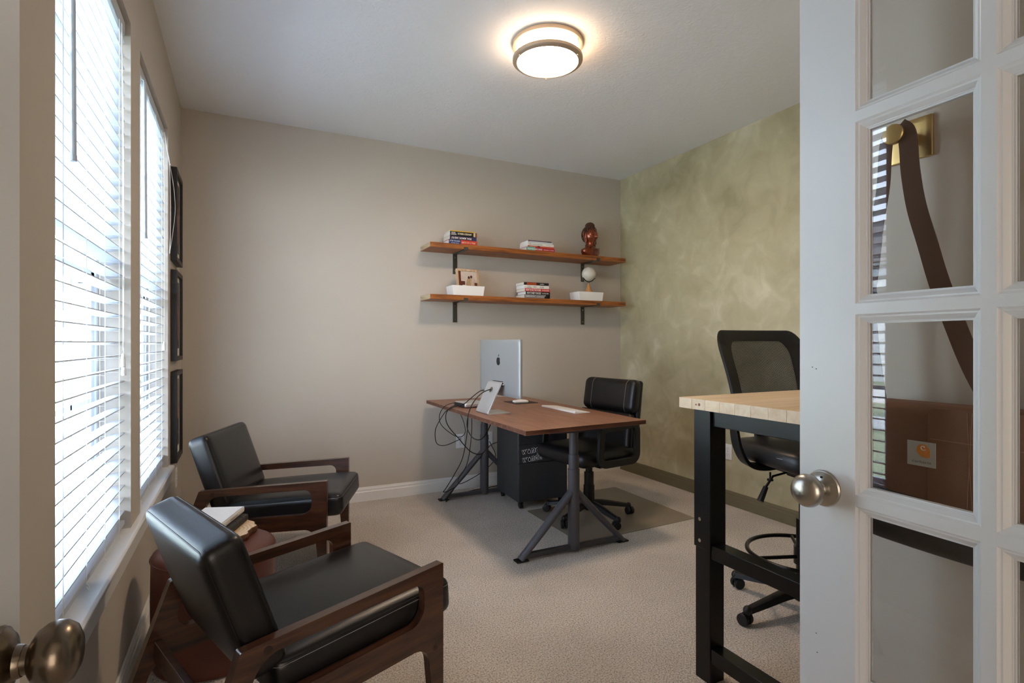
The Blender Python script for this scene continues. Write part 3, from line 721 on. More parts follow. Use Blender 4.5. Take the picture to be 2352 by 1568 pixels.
# ------------------------------------------------------------------ copper bust on the upper shelf
def bust():
    t = thing('bust_statue', 'glossy copper-brown head-and-shoulders statue with topknot and long ears', 'statue', (2.795, 4.06, Z1), math.radians(14))
    cop = plain('copper_lacquer', (126, 52, 20), 0.24, metal=0.5, coat=0.8, noise=0.55, nscale=16, bump=0.12, bscale=60, bdist=0.002)
    dark = plain('dark_copper_curls', (70, 34, 20), 0.3, metal=0.5, coat=0.4, noise=0.5, nscale=40)
    # faces -y. chest and shoulders
    bm = bmesh.new()
    rings = []; n = 40
    prof = [(0.000, 0.078, 0.050), (0.004, 0.080, 0.052), (0.030, 0.100, 0.058), (0.048, 0.108, 0.058), (0.062, 0.106, 0.056), (0.074, 0.090, 0.050), (0.084, 0.064, 0.046), (0.094, 0.050, 0.043), (0.108, 0.044, 0.042), (0.130, 0.044, 0.044)]
    for z, a, b in prof:
        rings.append([bm.verts.new((a*math.cos(2*PI*i/n), b*math.sin(2*PI*i/n), z)) for i in range(n)])
    for r0, r1 in zip(rings, rings[1:]):
        for i in range(n): bm.faces.new((r0[i], r0[(i+1) % n], r1[(i+1) % n], r1[i]))
    bm.faces.new(rings[0][::-1]); bm.faces.new(rings[-1])
    for k, zz in ((0, 0.100), (1, 0.109)): tube(bm, [(0.0475*math.cos(2*PI*i/24), 0.0475*math.sin(2*PI*i/24), zz) for i in range(24)], 0.0022, 6, closed=True)
    obj('shoulders', bm, cop, t, smooth=60)
    bm = bmesh.new()
    for k in range(4):
        pts = [(x_, -0.0565*math.sqrt(max(0.02, 1-(x_/0.110)**2)), 0.066-0.22*(0.07-x_)+0.009*k-0.009) for x_ in [0.072-0.021*j for j in range(7)]]
        tube(bm, pts, 0.0032, 6, 3)
    obj('robe_folds', bm, cop, t)
    # head
    bm = bmesh.new(); hc = Vector((0, 0, 0.192))
    g = bmesh.ops.create_uvsphere(bm, u_segments=64, v_segments=48, radius=1)['verts']
    def G(x, s): return math.exp(-(x/s)**2)
    for v in g:
        x, y, z = v.co
        w = 0.064*(1-0.30*max(0, -z)**1.4); d = 0.066*(1-0.10*max(0, -z)); h = 0.088
        X, Y, Z = x*w, y*d, z*h
        if y < 0:
            u = x; f = min(1, -y*1.25)
            ridge = max(0, min(1, (0.22-z)/0.42))
            nose = 0.023*G(u, 0.115+0.05*ridge)*f*(0.30+0.9*ridge) if z > -0.27 else 0.023*G(u, 0.165)*f*1.2*G(z+0.27, 0.055)
            if z > 0.22: nose *= G(z-0.22, 0.14)
            Y -= nose
            Y -= 0.0085*G(abs(u)-0.36, 0.22)*G(z-0.24+0.5*(abs(u)-0.34)**2, 0.045)*f
            Y += 0.0130*G(abs(u)-0.34, 0.19)*G(z-0.08, 0.10)*f
            Y -= 0.0120*G(abs(u)-0.35, 0.15)*G(z-0.06, 0.055)*f
            Y += 0.0045*G(abs(u)-0.35, 0.15)*G(z-0.015, 0.014)*f
            Y -= 0.0115*G(u, 0.19)*G(z+0.455, 0.035)*f
            Y -= 0.0125*G(u, 0.15)*G(z+0.565, 0.038)*f
            Y += 0.0070*G(u, 0.22)*G(z+0.508, 0.016)*f
            Y += 0.0050*G(u, 0.20)*G(z+0.66, 0.035)*f
            Y -= 0.0110*G(u, 0.22)*G(z+0.82, 0.12)*f
            Y -= 0.0060*G(abs(u)-0.50, 0.20)*G(z+0.22, 0.22)*f
        v.co = Vector((X, Y, Z))+hc
    obj('head', bm, cop, t, smooth=80)
    bm = bmesh.new()
    c0 = hc+Vector((0, 0.008, 0.012)); cnt = 0
    for i in range(14):
        th_ = math.radians(8+i*9.5); m = max(1, int(26*math.sin(th_)))
        for j in range(m):
            ph = 2*PI*(j+0.5*(i % 2))/m
            x, y, z = math.sin(th_)*math.cos(ph), math.sin(th_)*math.sin(ph), math.cos(th_)
            if y < -0.12 and z < 0.62-0.55*max(0, abs(x)-0.35): continue
            if abs(x) > 0.8 and y < 0.05 and z < 0.12: continue
            ball(bm, c0+Vector((x*0.068, y*0.070, z*0.078)), 0.0078, 6)
    for i in range(8):
        th_ = math.radians(6+i*13); m = max(1, int(16*math.sin(th_)))
        for j in range(m):
            ph = 2*PI*(j+0.5*(i % 2))/m
            ball(bm, hc+Vector((0, 0.006, 0.088))+Vector((math.sin(th_)*math.cos(ph)*0.038, math.sin(th_)*math.sin(ph)*0.038, math.cos(th_)*0.030)), 0.0066, 6)
    ball(bm, hc+Vector((0, 0.006, 0.085)), 0.038, 20, (1, 1, 0.85)); ball(bm, c0+Vector((0, 0.004, 0.004)), 0.069, 24, (0.98, 0.98, 1.08))
    # cut the cap away from the face
    for v in list(bm.verts):
        p = v.co-hc
        if p.y < -0.030 and p.z < 0.030+0.02*(1-abs(p.x)/0.07): v.co.y = max(v.co.y, -0.035)+0.0
    obj('hair', bm, dark, t, smooth=60)
    for s in (-1, 1):
        bm = bmesh.new(); x = s*0.064
        pts = [(x, 0.004, 0.222), (x+s*0.007, 0.010, 0.226), (x+s*0.011, 0.016, 0.212), (x+s*0.010, 0.013, 0.188), (x+s*0.006, 0.006, 0.160), (x+s*0.004, 0.0, 0.130), (x+s*0.001, -0.008, 0.128), (x, -0.009, 0.150), (x, -0.006, 0.185)]
        tube(bm, pts, 0.0048, 8, 4)
        ball(bm, (x+s*0.003, -0.001, 0.142), 0.011, 12, (0.5, 0.9, 1.7)); ball(bm, (x+s*0.002, 0.004, 0.19), 0.015, 12, (0.35, 0.9, 2.1))
        obj('ear', bm, cop, t, smooth=60)
    return t
bust()

# ------------------------------------------------------------------ pictures on the left wall
def picture(y0, y1, z0, z1, label, style):
    t = thing('picture_frame', label, 'picture', (XL, (y0+y1)/2, (z0+z1)/2), 0, 'black framed prints stacked beside the window')
    hw, hh, d = (y1-y0)/2, (z1-z0)/2, 0.032; m = 0.026
    bm = bmesh.new()
    prism(bm, [(-hw, -hh), (hw, -hh), (hw, hh), (-hw, hh)], 0.001, d, [[(-hw+m, -hh+m), (-hw+m, hh-m), (hw-m, hh-m), (hw-m, -hh+m)]], plane='YZ')
    obj('frame_border', bm, black_frame, t, bevel=0.0015)
    obj('mat_board', bx(0.004, 0.016, -hw+m*0.8, hw-m*0.8, -hh+m*0.8, hh-m*0.8), mat_board, t)
    p = 0.058; bg_ = [(38, 34, 34), (38, 34, 34), (120, 114, 106)][style]
    obj('print', bx(0.016, 0.0168, -hw+p, hw-p, -hh+p*1.2, hh-p*0.9), ink_of(bg_, 'print_ground_%d' % style), t)
    bm = bmesh.new(); c = [(152, 80, 56), (150, 60, 50), (160, 90, 60)][style]
    ball(bm, (0.0172, 0.0, hh*0.42), 0.035, 16, (0.02, 1, 1.25))
    pr = fillet([(-0.05, -hh*0.55, 0.01), (0.05, -hh*0.55, 0.01), (0.065, hh*0.05, 0.03), (0.035, hh*0.28, 0.02), (-0.035, hh*0.28, 0.02), (-0.065, hh*0.05, 0.03)], 4)
    prism(bm, pr, 0.0169, 0.0174, plane='YZ'); plabel(obj('print_figure', bm, ink_of(c, 'print_figure_%d' % style), t), 'reddish brown figure in the print')
    if style == 2:
        bm = bmesh.new(); prism(bm, fillet([(-0.07, -hh*0.72, 0.01), (0.07, -hh*0.72, 0.01), (0.07, -hh*0.1, 0.03), (-0.07, -hh*0.1, 0.03)], 4), 0.0175, 0.018, plane='YZ'); obj('print_figure_coat', bm, ink, t)
picture(3.60, 3.925, 1.668, 2.20, 'topmost of three black-framed prints beside the window', 0)
picture(3.60, 3.925, 1.100, 1.618, 'middle black-framed print beside the window, dark ground', 1)
picture(3.60, 3.925, 0.520, 1.040, 'lowest black-framed print beside the window, grey ground', 2)

def outlet(loc, n, label, style='outlet'):
    """n = normal axis: 'x+','x-','y-'"""
    t = thing('wall_outlet' if style == 'outlet' else 'light_switch', label, 'outlet', loc)
    rot = {'x+': -PI/2+PI, 'x-': -PI/2, 'y-': 0}[n]; t.rotation_euler = (0, 0, rot)
    bm = bmesh.new(); rbox(bm, 0.072, 0.006, 0.116, 0.002, 4, mtx=Matrix.Translation((0, -0.003, 0))); obj('cover_plate', bm, white_plastic, t)
    for dz in (-0.022, 0.022):
        bm = bmesh.new(); rbox(bm, 0.034, 0.004, 0.030, 0.0015, 4, mtx=Matrix.Translation((0, -0.0065, dz))); r = obj('receptacle', bm, white_plastic, t)
        bm = bmesh.new()
        for dx in (-0.006, 0.006): box(bm, dx-0.001, dx+0.001, -0.0088, -0.0086, dz+0.001, dz+0.009)
        cyl(bm, (0, -0.0086, dz-0.007), (0, -0.0088, dz-0.007), 0.0024, n=8); obj('slots', bm, ink, r)
    bm = bmesh.new(); cyl(bm, (0, -0.006, 0), (0, -0.0072, 0), 0.003, n=8); obj('screw', bm, chrome, t)
    return t
outlet((1.602, YB, 0.395), 'y-', 'white wall outlet on the beige wall behind the cables')
outlet((1.86, YB, 0.395), 'y-', 'white wall outlet half hidden behind the grey cabinet')
outlet((XR, 2.914, 0.392), 'x-', 'white wall outlet on the green wall behind the pine desk leg')
outlet((XL, 3.86, 0.385), 'x+', 'white wall outlet low beside the left window')

# ------------------------------------------------------------------ walnut armchairs
def make_armchair(label, loc, rz):
    t = thing('armchair', label, 'armchair', loc, rz, 'pair of wood framed black leather armchairs')
    outer = fillet([(-0.314, 0.467, 0.008), (0.300, 0.503, 0.004), (0.300, 0.0, 0), (0.266, 0.0, 0), (0.240, 0.262, 0.055), (-0.358, 0.236, 0.06), (-0.448, 0.0, 0), (-0.488, 0.0, 0)], 7)
    hole = fillet([(-0.262, 0.437, 0.075), (0.226, 0.462, 0.035), (0.226, 0.338, 0.055), (-0.320, 0.312, 0.04)], 8)
    for s in (-1, 1):
        y0, y1 = (-0.297, -0.267) if s < 0 else (0.267, 0.297)
        bm = bmesh.new(); prism(bm, outer, y0, y1, [hole], plane='XZ'); sf = obj('side_frame', bm, walnut, t, bevel=0.003, smooth=35)
        bm = bmesh.new()
        yy = y0-0.0004 if s < 0 else y1+0.0004
        for (x, z, r) in ((-0.250, 0.449, 0.011), (0.268, 0.245, 0.009)):
            cyl(bm, (x, yy, z), (x, yy-s*0.004, z), r, n=16)
        obj('wood_plug', bm, plain('dark_plug', (40, 20, 12), 0.4), sf)
    for nm, x0, x1, z0, z1 in (('front_rail', 0.235, 0.258, 0.262, 0.325), ('back_rail', -0.358, -0.336, 0.236, 0.300)):
        obj(nm, bx(x0, x1, -0.267, 0.267, z0, z1), walnut, t, bevel=0.002)
    # seat cushion
    Ms = Matrix.Translation((0.073, 0, 0.352)) @ Matrix.Rotation(math.radians(-3.5), 4, 'Y')
    bm = bmesh.new(); rbox(bm, 0.590, 0.528, 0.118, 0.034, 18, crown=0.020, mtx=Ms)
    seat = obj('seat_cushion', bm, leather, t, smooth=80)
    def seam(mtx, hx, hy, z, r, parent, mat):
        bm = bmesh.new(); pts = fillet([(-hx, -hy, 0.03), (hx, -hy, 0.03), (hx, hy, 0.03), (-hx, hy, 0.03)], 5)
        tube(bm, [mtx @ Vector((a, b, z)) for a, b in pts], r, 6, closed=True); return obj('piping', bm, mat, parent)
    seam(Ms, 0.2885, 0.2575, 0.044, 0.0024, seat, dark_thread)
    bm = bmesh.new(); tube(bm, [Ms @ Vector((a, b, 0.0378)) for a, b in fillet([(-0.2935, -0.2630, 0.03), (0.2935, -0.2630, 0.03), (0.2935, 0.2630, 0.03), (-0.2935, 0.2630, 0.03)], 5)], 0.0007, 4, closed=True); obj('stitching', bm, thread, seat)
    # back cushion: thickness x, width y, height z
    Mb = Matrix.Translation((-0.284, 0, 0.546)) @ Matrix.Rotation(math.radians(-19), 4, 'Y')
    bm = bmesh.new(); rbox(bm, 0.104, 0.526, 0.382, 0.030, 18, mtx=Mb, crownx=0.010)
    back = obj('back_cushion', bm, leather, t, smooth=80)
    for x in (-0.041, 0.041):
        bm = bmesh.new(); pts = fillet([(-0.2565, -0.184, 0.03), (0.2565, -0.184, 0.03), (0.2565, 0.184, 0.03), (-0.2565, 0.184, 0.03)], 5)
        tube(bm, [Mb @ Vector((x, a, b)) for a, b in pts], 0.0022, 6, closed=True); obj('piping', bm, dark_thread, back)
    return t
make_armchair('black leather armchair nearest the camera, dark walnut open side frames', (0.186, 1.820, 0), math.radians(20.2))
make_armchair('black leather armchair farther back against the beige wall, dark walnut frames', (0.199, 3.258, 0), math.radians(-20.4))

# ------------------------------------------------------------------ ottoman with books and wood slice
OC = (-0.098, 2.405); OH = 0.428; OR = 0.212
t = thing('ottoman', 'round cognac brown leather ottoman between the two armchairs', 'ottoman', (OC[0], OC[1], 0))
bm = bmesh.new(); lathe(bm, [(0, 0.004), (OR-0.008, 0.004), (OR-0.004, 0.012), (OR, 0.10), (OR+0.001, 0.25), (OR-0.001, 0.385), (OR-0.004, 0.398), (0, 0.398)], 72); obj('drum', bm, cognac, t, smooth=50)
bm = bmesh.new(); lathe(bm, [(0, 0.396), (OR-0.004, 0.396), (OR+0.0005, 0.402), (OR-0.004, 0.412), (OR-0.022, 0.422), (OR-0.06, 0.4275), (0, 0.430)], 72); obj('top_cushion', bm, cognac, t, smooth=60)
bm = bmesh.new(); tube(bm, [((OR+0.0008)*math.cos(2*PI*i/64), (OR+0.0008)*math.sin(2*PI*i/64), 0.399) for i in range(64)], 0.0028, 8, closed=True); obj('piping', bm, cognac, t)
# wood slice
t = thing('wood_slice', 'pale round wood slice with rough bark edge on the ottoman', 'wood slice', (-0.056, 2.450, OH+0.001))
rr = [(0.112+0.018*math.cos(2*(a-1.3)))+0.006*math.sin(3*a)+0.004*math.sin(7*a+1)+0.003*math.sin(13*a) for a in [2*PI*i/64 for i in range(64)]]
bm = bmesh.new(); prism(bm, [((rr[i]-0.004)*math.cos(2*PI*i/64), (rr[i]-0.004)*math.sin(2*PI*i/64)) for i in range(64)], 0.0, 0.024, plane='XY')
def rings_mat():
    m, t_, b = newmat('wood_slice_face'); L = t_.links
    tcn = t_.nodes.new('ShaderNodeTexCoord'); wv = t_.nodes.new('ShaderNodeTexWave'); wv.wave_type = 'RINGS'; wv.rings_direction = 'Z'; wv.inputs['Scale'].default_value = 22; wv.inputs['Distortion'].default_value = 3.5; wv.inputs['Detail'].default_value = 3; wv.inputs['Detail Scale'].default_value = 2
    r = t_.nodes.new('ShaderNodeValToRGB'); r.color_ramp.elements[0].color = lin((216, 182, 142)); r.color_ramp.elements[1].color = lin((238, 212, 178))
    L.new(tcn.outputs['Object'], wv.inputs[0]); L.new(wv.outputs[0], r.inputs[0]); L.new(r.outputs[0], b.inputs['Base Color']); setin(b, Roughness=0.7); return m
obj('slice_face', bm, rings_mat(), t)
bm = bmesh.new(); rings = []
for z, k in ((0.0, 0.97), (0.006, 1.0), (0.012, 1.01), (0.018, 1.0), (0.0238, 0.985)):
    rings.append([bm.verts.new(((rr[i % 64]*k+random.uniform(-0.0015, 0.0015))*math.cos(2*PI*i/64), (rr[i % 64]*k+random.uniform(-0.0015, 0.0015))*math.sin(2*PI*i/64), z)) for i in range(64)])
inn = [[bm.verts.new(((rr[i]-0.005)*math.cos(2*PI*i/64), (rr[i]-0.005)*math.sin(2*PI*i/64), z)) for i in range(64)] for z in (0.0238, 0.0)]
seq = rings+inn
for a, b in zip(seq, seq[1:]+seq[:1]):
    for i in range(64): bm.faces.new((a[i], a[(i+1) % 64], b[(i+1) % 64], b[i]))
obj('bark', bm, plain('rough_bark', (96, 60, 34), 0.9, noise=0.5, nscale=60, bump=0.8, bscale=150, bdist=0.003), t, smooth=0)
# black leather journal tied with cord
ZJ = OH+0.0255
Rj = math.radians(70)
t = thing('journal', 'black leather journal tied with cord under the white book', 'journal', (-0.086, 2.478, ZJ), Rj)
bm = bmesh.new(); rbox(bm, 0.215, 0.150, 0.028, 0.010, 10, crown=0.002, mtx=Matrix.Translation((0, 0.0, 0.0145))); obj('cover', bm, plain('worn_black_leather', (44, 38, 34), 0.6, noise=0.25, nscale=20, bump=0.5, bscale=120), t, smooth=60)
bm = bmesh.new()
for x in (-0.01, 0.055):
    tube(bm, [(x, -0.0765, 0.014), (x+0.003, -0.066, 0.031), (x+0.006, 0.0, 0.0325), (x+0.003, 0.066, 0.031), (x, 0.0765, 0.014)], 0.0013, 6, 4)
obj('tie_cord', bm, dark_thread if False else plain('leather_cord', (92, 80, 68), 0.7), t)
t = book((-0.074, 2.358, ZJ+0.0335), Rj, 0.222, 0.155, 0.022, (232, 229, 224), 'white hardback book on top of the black journal on the ottoman', None, plain('cream_pages', (222, 200, 178), 0.9, noise=0.06, nscale=700), [('ESSENTIALS', 0.34, 0.34, 0.3, 0.3, (150, 110, 84))], hard=True)
for c in t.children:
    if c.name.startswith('cover'): pass

# ------------------------------------------------------------------ walnut standing desk
ZD = 0.75
t = thing('standing_desk', 'walnut-topped height adjustable desk with dark grey trestle legs', 'desk', (1.712, 3.30, 0))
def L_(x, y): return (x-1.712, y-3.30)
bm = bmesh.new()
tp = [L_(1.297, 2.462), L_(2.122, 2.512), L_(2.127, 4.145), L_(1.297, 4.145)]
prism(bm, tp, ZD-0.025, ZD, plane='XY')
obj('tabletop', bm, desk_walnut, t, bevel=0.0012, bseg=1)
bm = bmesh.new(); pe = [L_(1.2965, 2.4615), L_(2.1225, 2.5115), L_(2.1275, 4.1455), L_(1.2965, 4.1455)]
q = [L_(1.299, 2.4645), L_(2.1195, 2.5145), L_(2.1245, 4.143), L_(1.299, 4.143)]
prism(bm, pe, ZD-0.0235, ZD-0.0015, [q], plane='XY'); plabel(obj('edge_band', bm, wood('walnut_edge', (70, 38, 26), (98, 58, 40), (128, 84, 60), 'X', 1.4, 0.5), t), 'darker banded desk edge')
for Yf in (2.655, 3.955):
    y = Yf-3.30
    for k, (z0, z1, r) in enumerate(((0.0, 0.475, 0.034), (0.473, 0.56, 0.030), (0.558, ZD-0.045, 0.0265))):
        bm = bmesh.new(); cyl(bm, (0, y, z0+(0.012 if k == 0 else 0)), (0, y, z1), r, n=36); obj('leg_column' if k == 0 else 'telescoping_tube', bm, graphite, t, bevel=0.001)
    for s in (-1, 1):
        bm = bmesh.new()
        top = Vector((s*0.015, y, 0.345)); foot = Vector((s*0.345, y, 0.006))
        d = (foot-top).normalized(); sec = [(0.021*math.cos(a)*1.0, 0.026*math.sin(a)) for a in [2*PI*i/16 for i in range(16)]]
        sweep(bm, [top, top.lerp(foot, 0.5), foot], sec, up=(0, 1, 0)); 
        for v in bm.verts:
            if v.co.z < 0.006: v.co.z = 0.006
        obj('brace', bm, graphite, t, smooth=50)
        bm = bmesh.new(); rbox(bm, 0.075, 0.052, 0.010, 0.004, 6, mtx=Matrix.Translation((s*0.342, y, 0.0062))); obj('foot_pad', bm, black_plastic, t)
    obj('foot_bar', bx(-0.33, 0.33, y-0.016, y+0.016, 0.012, 0.040), graphite, t, bevel=0.003)
    bm = bmesh.new(); pr = fillet([(-0.33, ZD-0.0255, 0), (0.33, ZD-0.0255, 0), (0.28, ZD-0.052, 0.01), (0.06, ZD-0.062, 0.01), (-0.06, ZD-0.062, 0.01), (-0.28, ZD-0.052, 0.01)], 3)
    prism(bm, pr, y-0.03, y+0.03, plane='XZ'); obj('top_support', bm, graphite, t)
bm = bmesh.new(); box(bm, -0.03, 0.03, 2.655-3.3, 3.955-3.3, ZD-0.066, ZD-0.0255); obj('cross_beam', bm, graphite, t)
bm = bmesh.new()
for x in (0.02, 0.085): cyl(bm, (x+0.0, 2.655-3.3-0.03, ZD-0.040), (x, 2.655-3.3-0.033, ZD-0.040), 0.0045, n=12)
obj('bolt', bm, chrome, t)

# ------------------------------------------------------------------ monitor
t = thing('computer_monitor', 'large silver monitor seen from behind with black fruit emblem, on the walnut desk', 'monitor', (1.50, 3.215, ZD))
bm = bmesh.new(); rbox(bm, 0.018, 0.622, 0.362, 0.004, 6, mtx=Matrix.Translation((0.0, 0, 0.112+0.181))); obj('screen_housing', bm, matte_alu, t, smooth=50)
bm = bmesh.new(); box(bm, 0.0088, 0.0094, -0.305, 0.305, 0.118, 0.468); obj('display_glass', bm, plain('black_display_glass', (8, 8, 9), 0.08), t)
# stand: curved sheet from the foot up to the hinge, with cable hole
bm = bmesh.new()
prof = [(0.035, 0.000), (-0.118, 0.000), (-0.125, 0.004), (-0.126, 0.012), (-0.040, 0.192), (-0.035, 0.198), (-0.026, 0.201), (-0.018, 0.198), (-0.016, 0.190), (-0.024, 0.186), (-0.031, 0.188), (-0.116, 0.013), (-0.112, 0.0075), (0.035, 0.0065)]
prism(bm, prof, -0.098, 0.098, plane='XZ'); st = obj('stand', bm, alu, t, bevel=0.001, smooth=40)
bm = bmesh.new(); cyl(bm, (-0.020, -0.098, 0.192), (-0.020, 0.098, 0.192), 0.010, n=20); obj('hinge_barrel', bm, alu, t)
bm = bmesh.new(); box(bm, -0.020, -0.008, -0.07, 0.07, 0.175, 0.205); obj('hinge_mount', bm, black_plastic, t)
Ms = Matrix.Translation((-0.0602, 0, 0.150)) @ Matrix.Rotation(math.atan2(0.086, 0.180), 4, 'Y')
bm = bmesh.new(); lathe(bm, [(0, 0), (0.019, 0.0)], 28, Ms @ Matrix.Rotation(-PI/2, 4, 'Y') @ Matrix.Translation((0, 0, 0.0022))); plabel(obj('cable_hole', bm, plain('stand_hole_shade', (150, 140, 130), 0.5, metal=0.6), t), 'round cable opening in the stand')
# emblem: bitten apple outline with leaf
def emblem():
    body = []
    for i in range(60):
        a = 2*PI*i/60; x = math.cos(a); y = math.sin(a)
        r = 1.0
        px_ = 0.86*x*(1-0.10*max(0, -y)); py_ = 0.98*y
        py_ -= 0.17*math.exp(-(x/0.30)**2)*(1 if y > 0 else -0.75)     # top dimple / bottom notch
        body.append((px_, py_))
    out = []
    for (x, y) in body:
        d = math.hypot(x-1.12, y-0.14)
        if d < 0.46:
            k = 0.46/d; x, y = 1.12+(x-1.12)*k, 0.14+(y-0.14)*k
            if x > 0.86: x = min(x, 0.84)
        out.append((x, y))
    leaf = [(0.02, 1.02), (0.05, 1.28), (0.18, 1.48), (0.36, 1.58), (0.36, 1.36), (0.24, 1.14), (0.10, 1.04)]
    return out, leaf
out_, leaf_ = emblem(); S = 0.029
bm = bmesh.new(); 
# viewed from -x the horizontal axis runs toward -y
for lp in (out_, leaf_): prism(bm, [(-x*S*1.12, y*S+0.333) for x, y in lp], -0.0098, -0.0092, plane='YZ')
plabel(obj('emblem', bm, ink, t, smooth=0), 'black bitten apple emblem')

# mini computer, mouse pad, mouse, keyboard
t = thing('mini_computer', 'small square silver computer with black port panel beside the monitor stand', 'computer', (1.452, 3.600, ZD), math.radians(6))
bm = bmesh.new(); rbox(bm, 0.180, 0.180, 0.032, 0.012, 12, mtx=Matrix.Translation((0, 0, 0.020))); obj('case', bm, alu, t, smooth=50)
bm = bmesh.new(); lathe(bm, [(0, 0), (0.078, 0), (0.082, 0.005), (0, 0.005)], 32); obj('foot_ring', bm, black_plastic, t)
obj('port_panel', bx(-0.0906, -0.0892, -0.078, 0.078, 0.008, 0.032), black_plastic, t, bevel=0.0005)
bm = bmesh.new()
for k in range(7): box(bm, -0.0912, -0.0905, -0.068+k*0.020, -0.058+k*0.020, 0.014, 0.021)
obj('port', bm, gunmetal, t)
t = thing('mouse_pad', 'thin dark grey mouse pad behind the monitor', 'mouse pad', (1.895, 3.680, ZD), math.radians(2))
bm = bmesh.new(); prism(bm, fillet([(-0.098, -0.105, 0.015), (0.098, -0.105, 0.015), (0.098, 0.105, 0.015), (-0.098, 0.105, 0.015)], 5), 0, 0.003, plane='XY'); obj('pad', bm, plain('dark_felt', (66, 60, 58), 0.8), t)
t = thing('computer_mouse', 'low white computer mouse on the dark pad', 'mouse', (1.868, 3.632, ZD+0.003), math.radians(-8))
bm = bmesh.new(); rbox(bm, 0.113, 0.057, 0.016, 0.0075, 14, crown=0.008, mtx=Matrix.Translation((0, 0, 0.0095))); obj('shell', bm, white_plastic, t, smooth=70)
obj('mouse_base', bx(-0.048, 0.048, -0.022, 0.022, 0.0, 0.003), alu, t)
t = thing('keyboard', 'slim white wireless keyboard on the walnut desk', 'keyboard', (1.955, 3.140, ZD), math.radians(90))
bm = bmesh.new(); pr = [(-0.060, 0.0015), (0.052, 0.0), (0.060, 0.002), (0.060, 0.011), (0.052, 0.0125), (-0.060, 0.0045)]
prism(bm, pr, -0.215, 0.215, plane='YZ'); obj('key_tray', bm, white_plastic, t, bevel=0.0008)
t.children[0].rotation_euler = (0, 0, 0)
me_key = None
for r in range(6):
    ncol = 14 if r else 6
    y = 0.046-r*0.0185
    for c in range(ncol):
        if r == 0 and False: continue
        x = -0.196+c*(0.392/(ncol-1)) if ncol > 1 else 0
        w_ = (0.392/(ncol-1)-0.003) if r else 0.06
        if me_key is None or True:
            pass
# keys share meshes
def key_mesh(w_):
    bm = bmesh.new(); box(bm, -w_/2, w_/2, -0.0075, 0.0075, 0, 0.0016); me = bpy.data.meshes.new('key'); bm.to_mesh(me); bm.free(); me.materials.append(white_plastic); return me
k_small, k_space = key_mesh(0.0262), key_mesh(0.14)
for r in range(5):
    y = 0.044-r*0.0195; z = 0.0112-(0.044-y)*0.0741
    for c in range(14):
        if r == 4 and 4 <= c <= 8: continue
        o = bpy.data.objects.new('key', k_small); COL.objects.link(o); o.parent = t; o.location = (-0.1925+c*0.0296, y, z); o.rotation_euler = (math.radians(4.2), 0, 0)
o = bpy.data.objects.new('key', k_space); COL.objects.link(o); o.parent = t; o.location = (-0.1925+6*0.0296, 0.044-4*0.0195, 0.0112-4*0.0195*0.0741); o.rotation_euler = (math.radians(4.2), 0, 0)

# ------------------------------------------------------------------ cabinet on casters under the desk
RC = math.radians(-3)
t = thing('rolling_cabinet', 'dark grey metal drawer cabinet on casters under the desk', 'cabinet', (1.772, 3.475, 0), RC)
cw, cd, z0, z1 = 0.40, 0.42, 0.052, 0.60
obj('cabinet_body', bx(0, cw, 0.012, cd, z0, z1), cab_mat, t, bevel=0.004)
for k, (a, b) in enumerate(((z0+0.003, 0.33), (0.334, 0.465), (0.469, z1-0.003))):
    d_ = obj('drawer_front', bx(0.003, cw-0.003, 0.0, 0.014, a, b), cab_mat, t, bevel=0.002)
for x, y in ((0.035, 0.04), (cw-0.035, 0.04), (0.035, cd-0.04), (cw-0.035, cd-0.04)):
    bm = bmesh.new(); cyl(bm, (x-0.011, y, 0.022), (x+0.011, y, 0.022), 0.022, n=20); cyl(bm, (x, y, 0.03), (x, y, z0), 0.010, n=12); box(bm, x-0.016, x+0.016, y-0.012, y+0.014, 0.036, z0); obj('caster', bm, black_plastic, t, smooth=40)
# stickers on the drawer front
def sticker_word(z, x, wd, s1, s2, hgt):
    f = -0.0006
    st_ = text('sticker_outline', s1, white_ink, t, 0.046, hgt*1.0, (x-0.002, f, z-0.002), (1, 0.10, 0) if False else (0.995, 0, 0.0998), (-0.0998, 0, 0.995), 0.0003, offset=0.075, shear=0.25)
    text('sticker_outline', s2, white_ink, t, wd, hgt*1.5, (x+0.066, f, z+0.003), (0.995, 0, 0.0998), (-0.0998, 0, 0.995), 0.0003, offset=0.07, shear=0.25)
    text('sticker_lettering', s1, ink, t, 0.042, hgt*0.86, (x, f, z), (0.995, 0, 0.0998), (-0.0998, 0, 0.995), 0.0008, offset=0.01, shear=0.25)
    text('sticker_lettering', s2, ink, t, wd*0.96, hgt*1.38, (x+0.068, f, z+0.005), (0.995, 0, 0.0998), (-0.0998, 0, 0.995), 0.0008, offset=0.01, shear=0.25)
    for (sc_, dz, mm, dd) in ((1.0, 0, white_ink, 0.0002), (0.74, 0.0022, ink, 0.0007)):
        bm = bmesh.new(); dr = []
        for i in range(20):
            a = 2*PI*i/20; r = 0.013*sc_; xx = r*math.sin(a)*(1-0.55*max(0, math.cos(a))); zz = -r*1.0*math.cos(a+PI)*(1.7 if math.cos(a+PI) < 0 else 1.0)
            dr.append((x+0.053+xx, z+0.016+zz))
        prism(bm, dr, f-dd, f-dd+0.0002, plane='XZ'); obj('sticker_drop', bm, mm, t, smooth=0)
sticker_word(0.398, 0.030, 0.085, 'w', 'nd', 0.034)
sticker_word(0.340, 0.034, 0.110, 'w', 'nder', 0.034)
for x, z, r, c, nm in ((0.225, 0.545, 0.030, (176, 40, 30), 'red'), (0.055, 0.560, 0.030, (40, 96, 150), 'blue')):
    bm = bmesh.new(); cyl(bm, (x, -0.0002, z), (x, -0.0010, z), r, n=28); plabel(obj('sticker', bm, getink(c), t), 'round %s sticker' % nm)

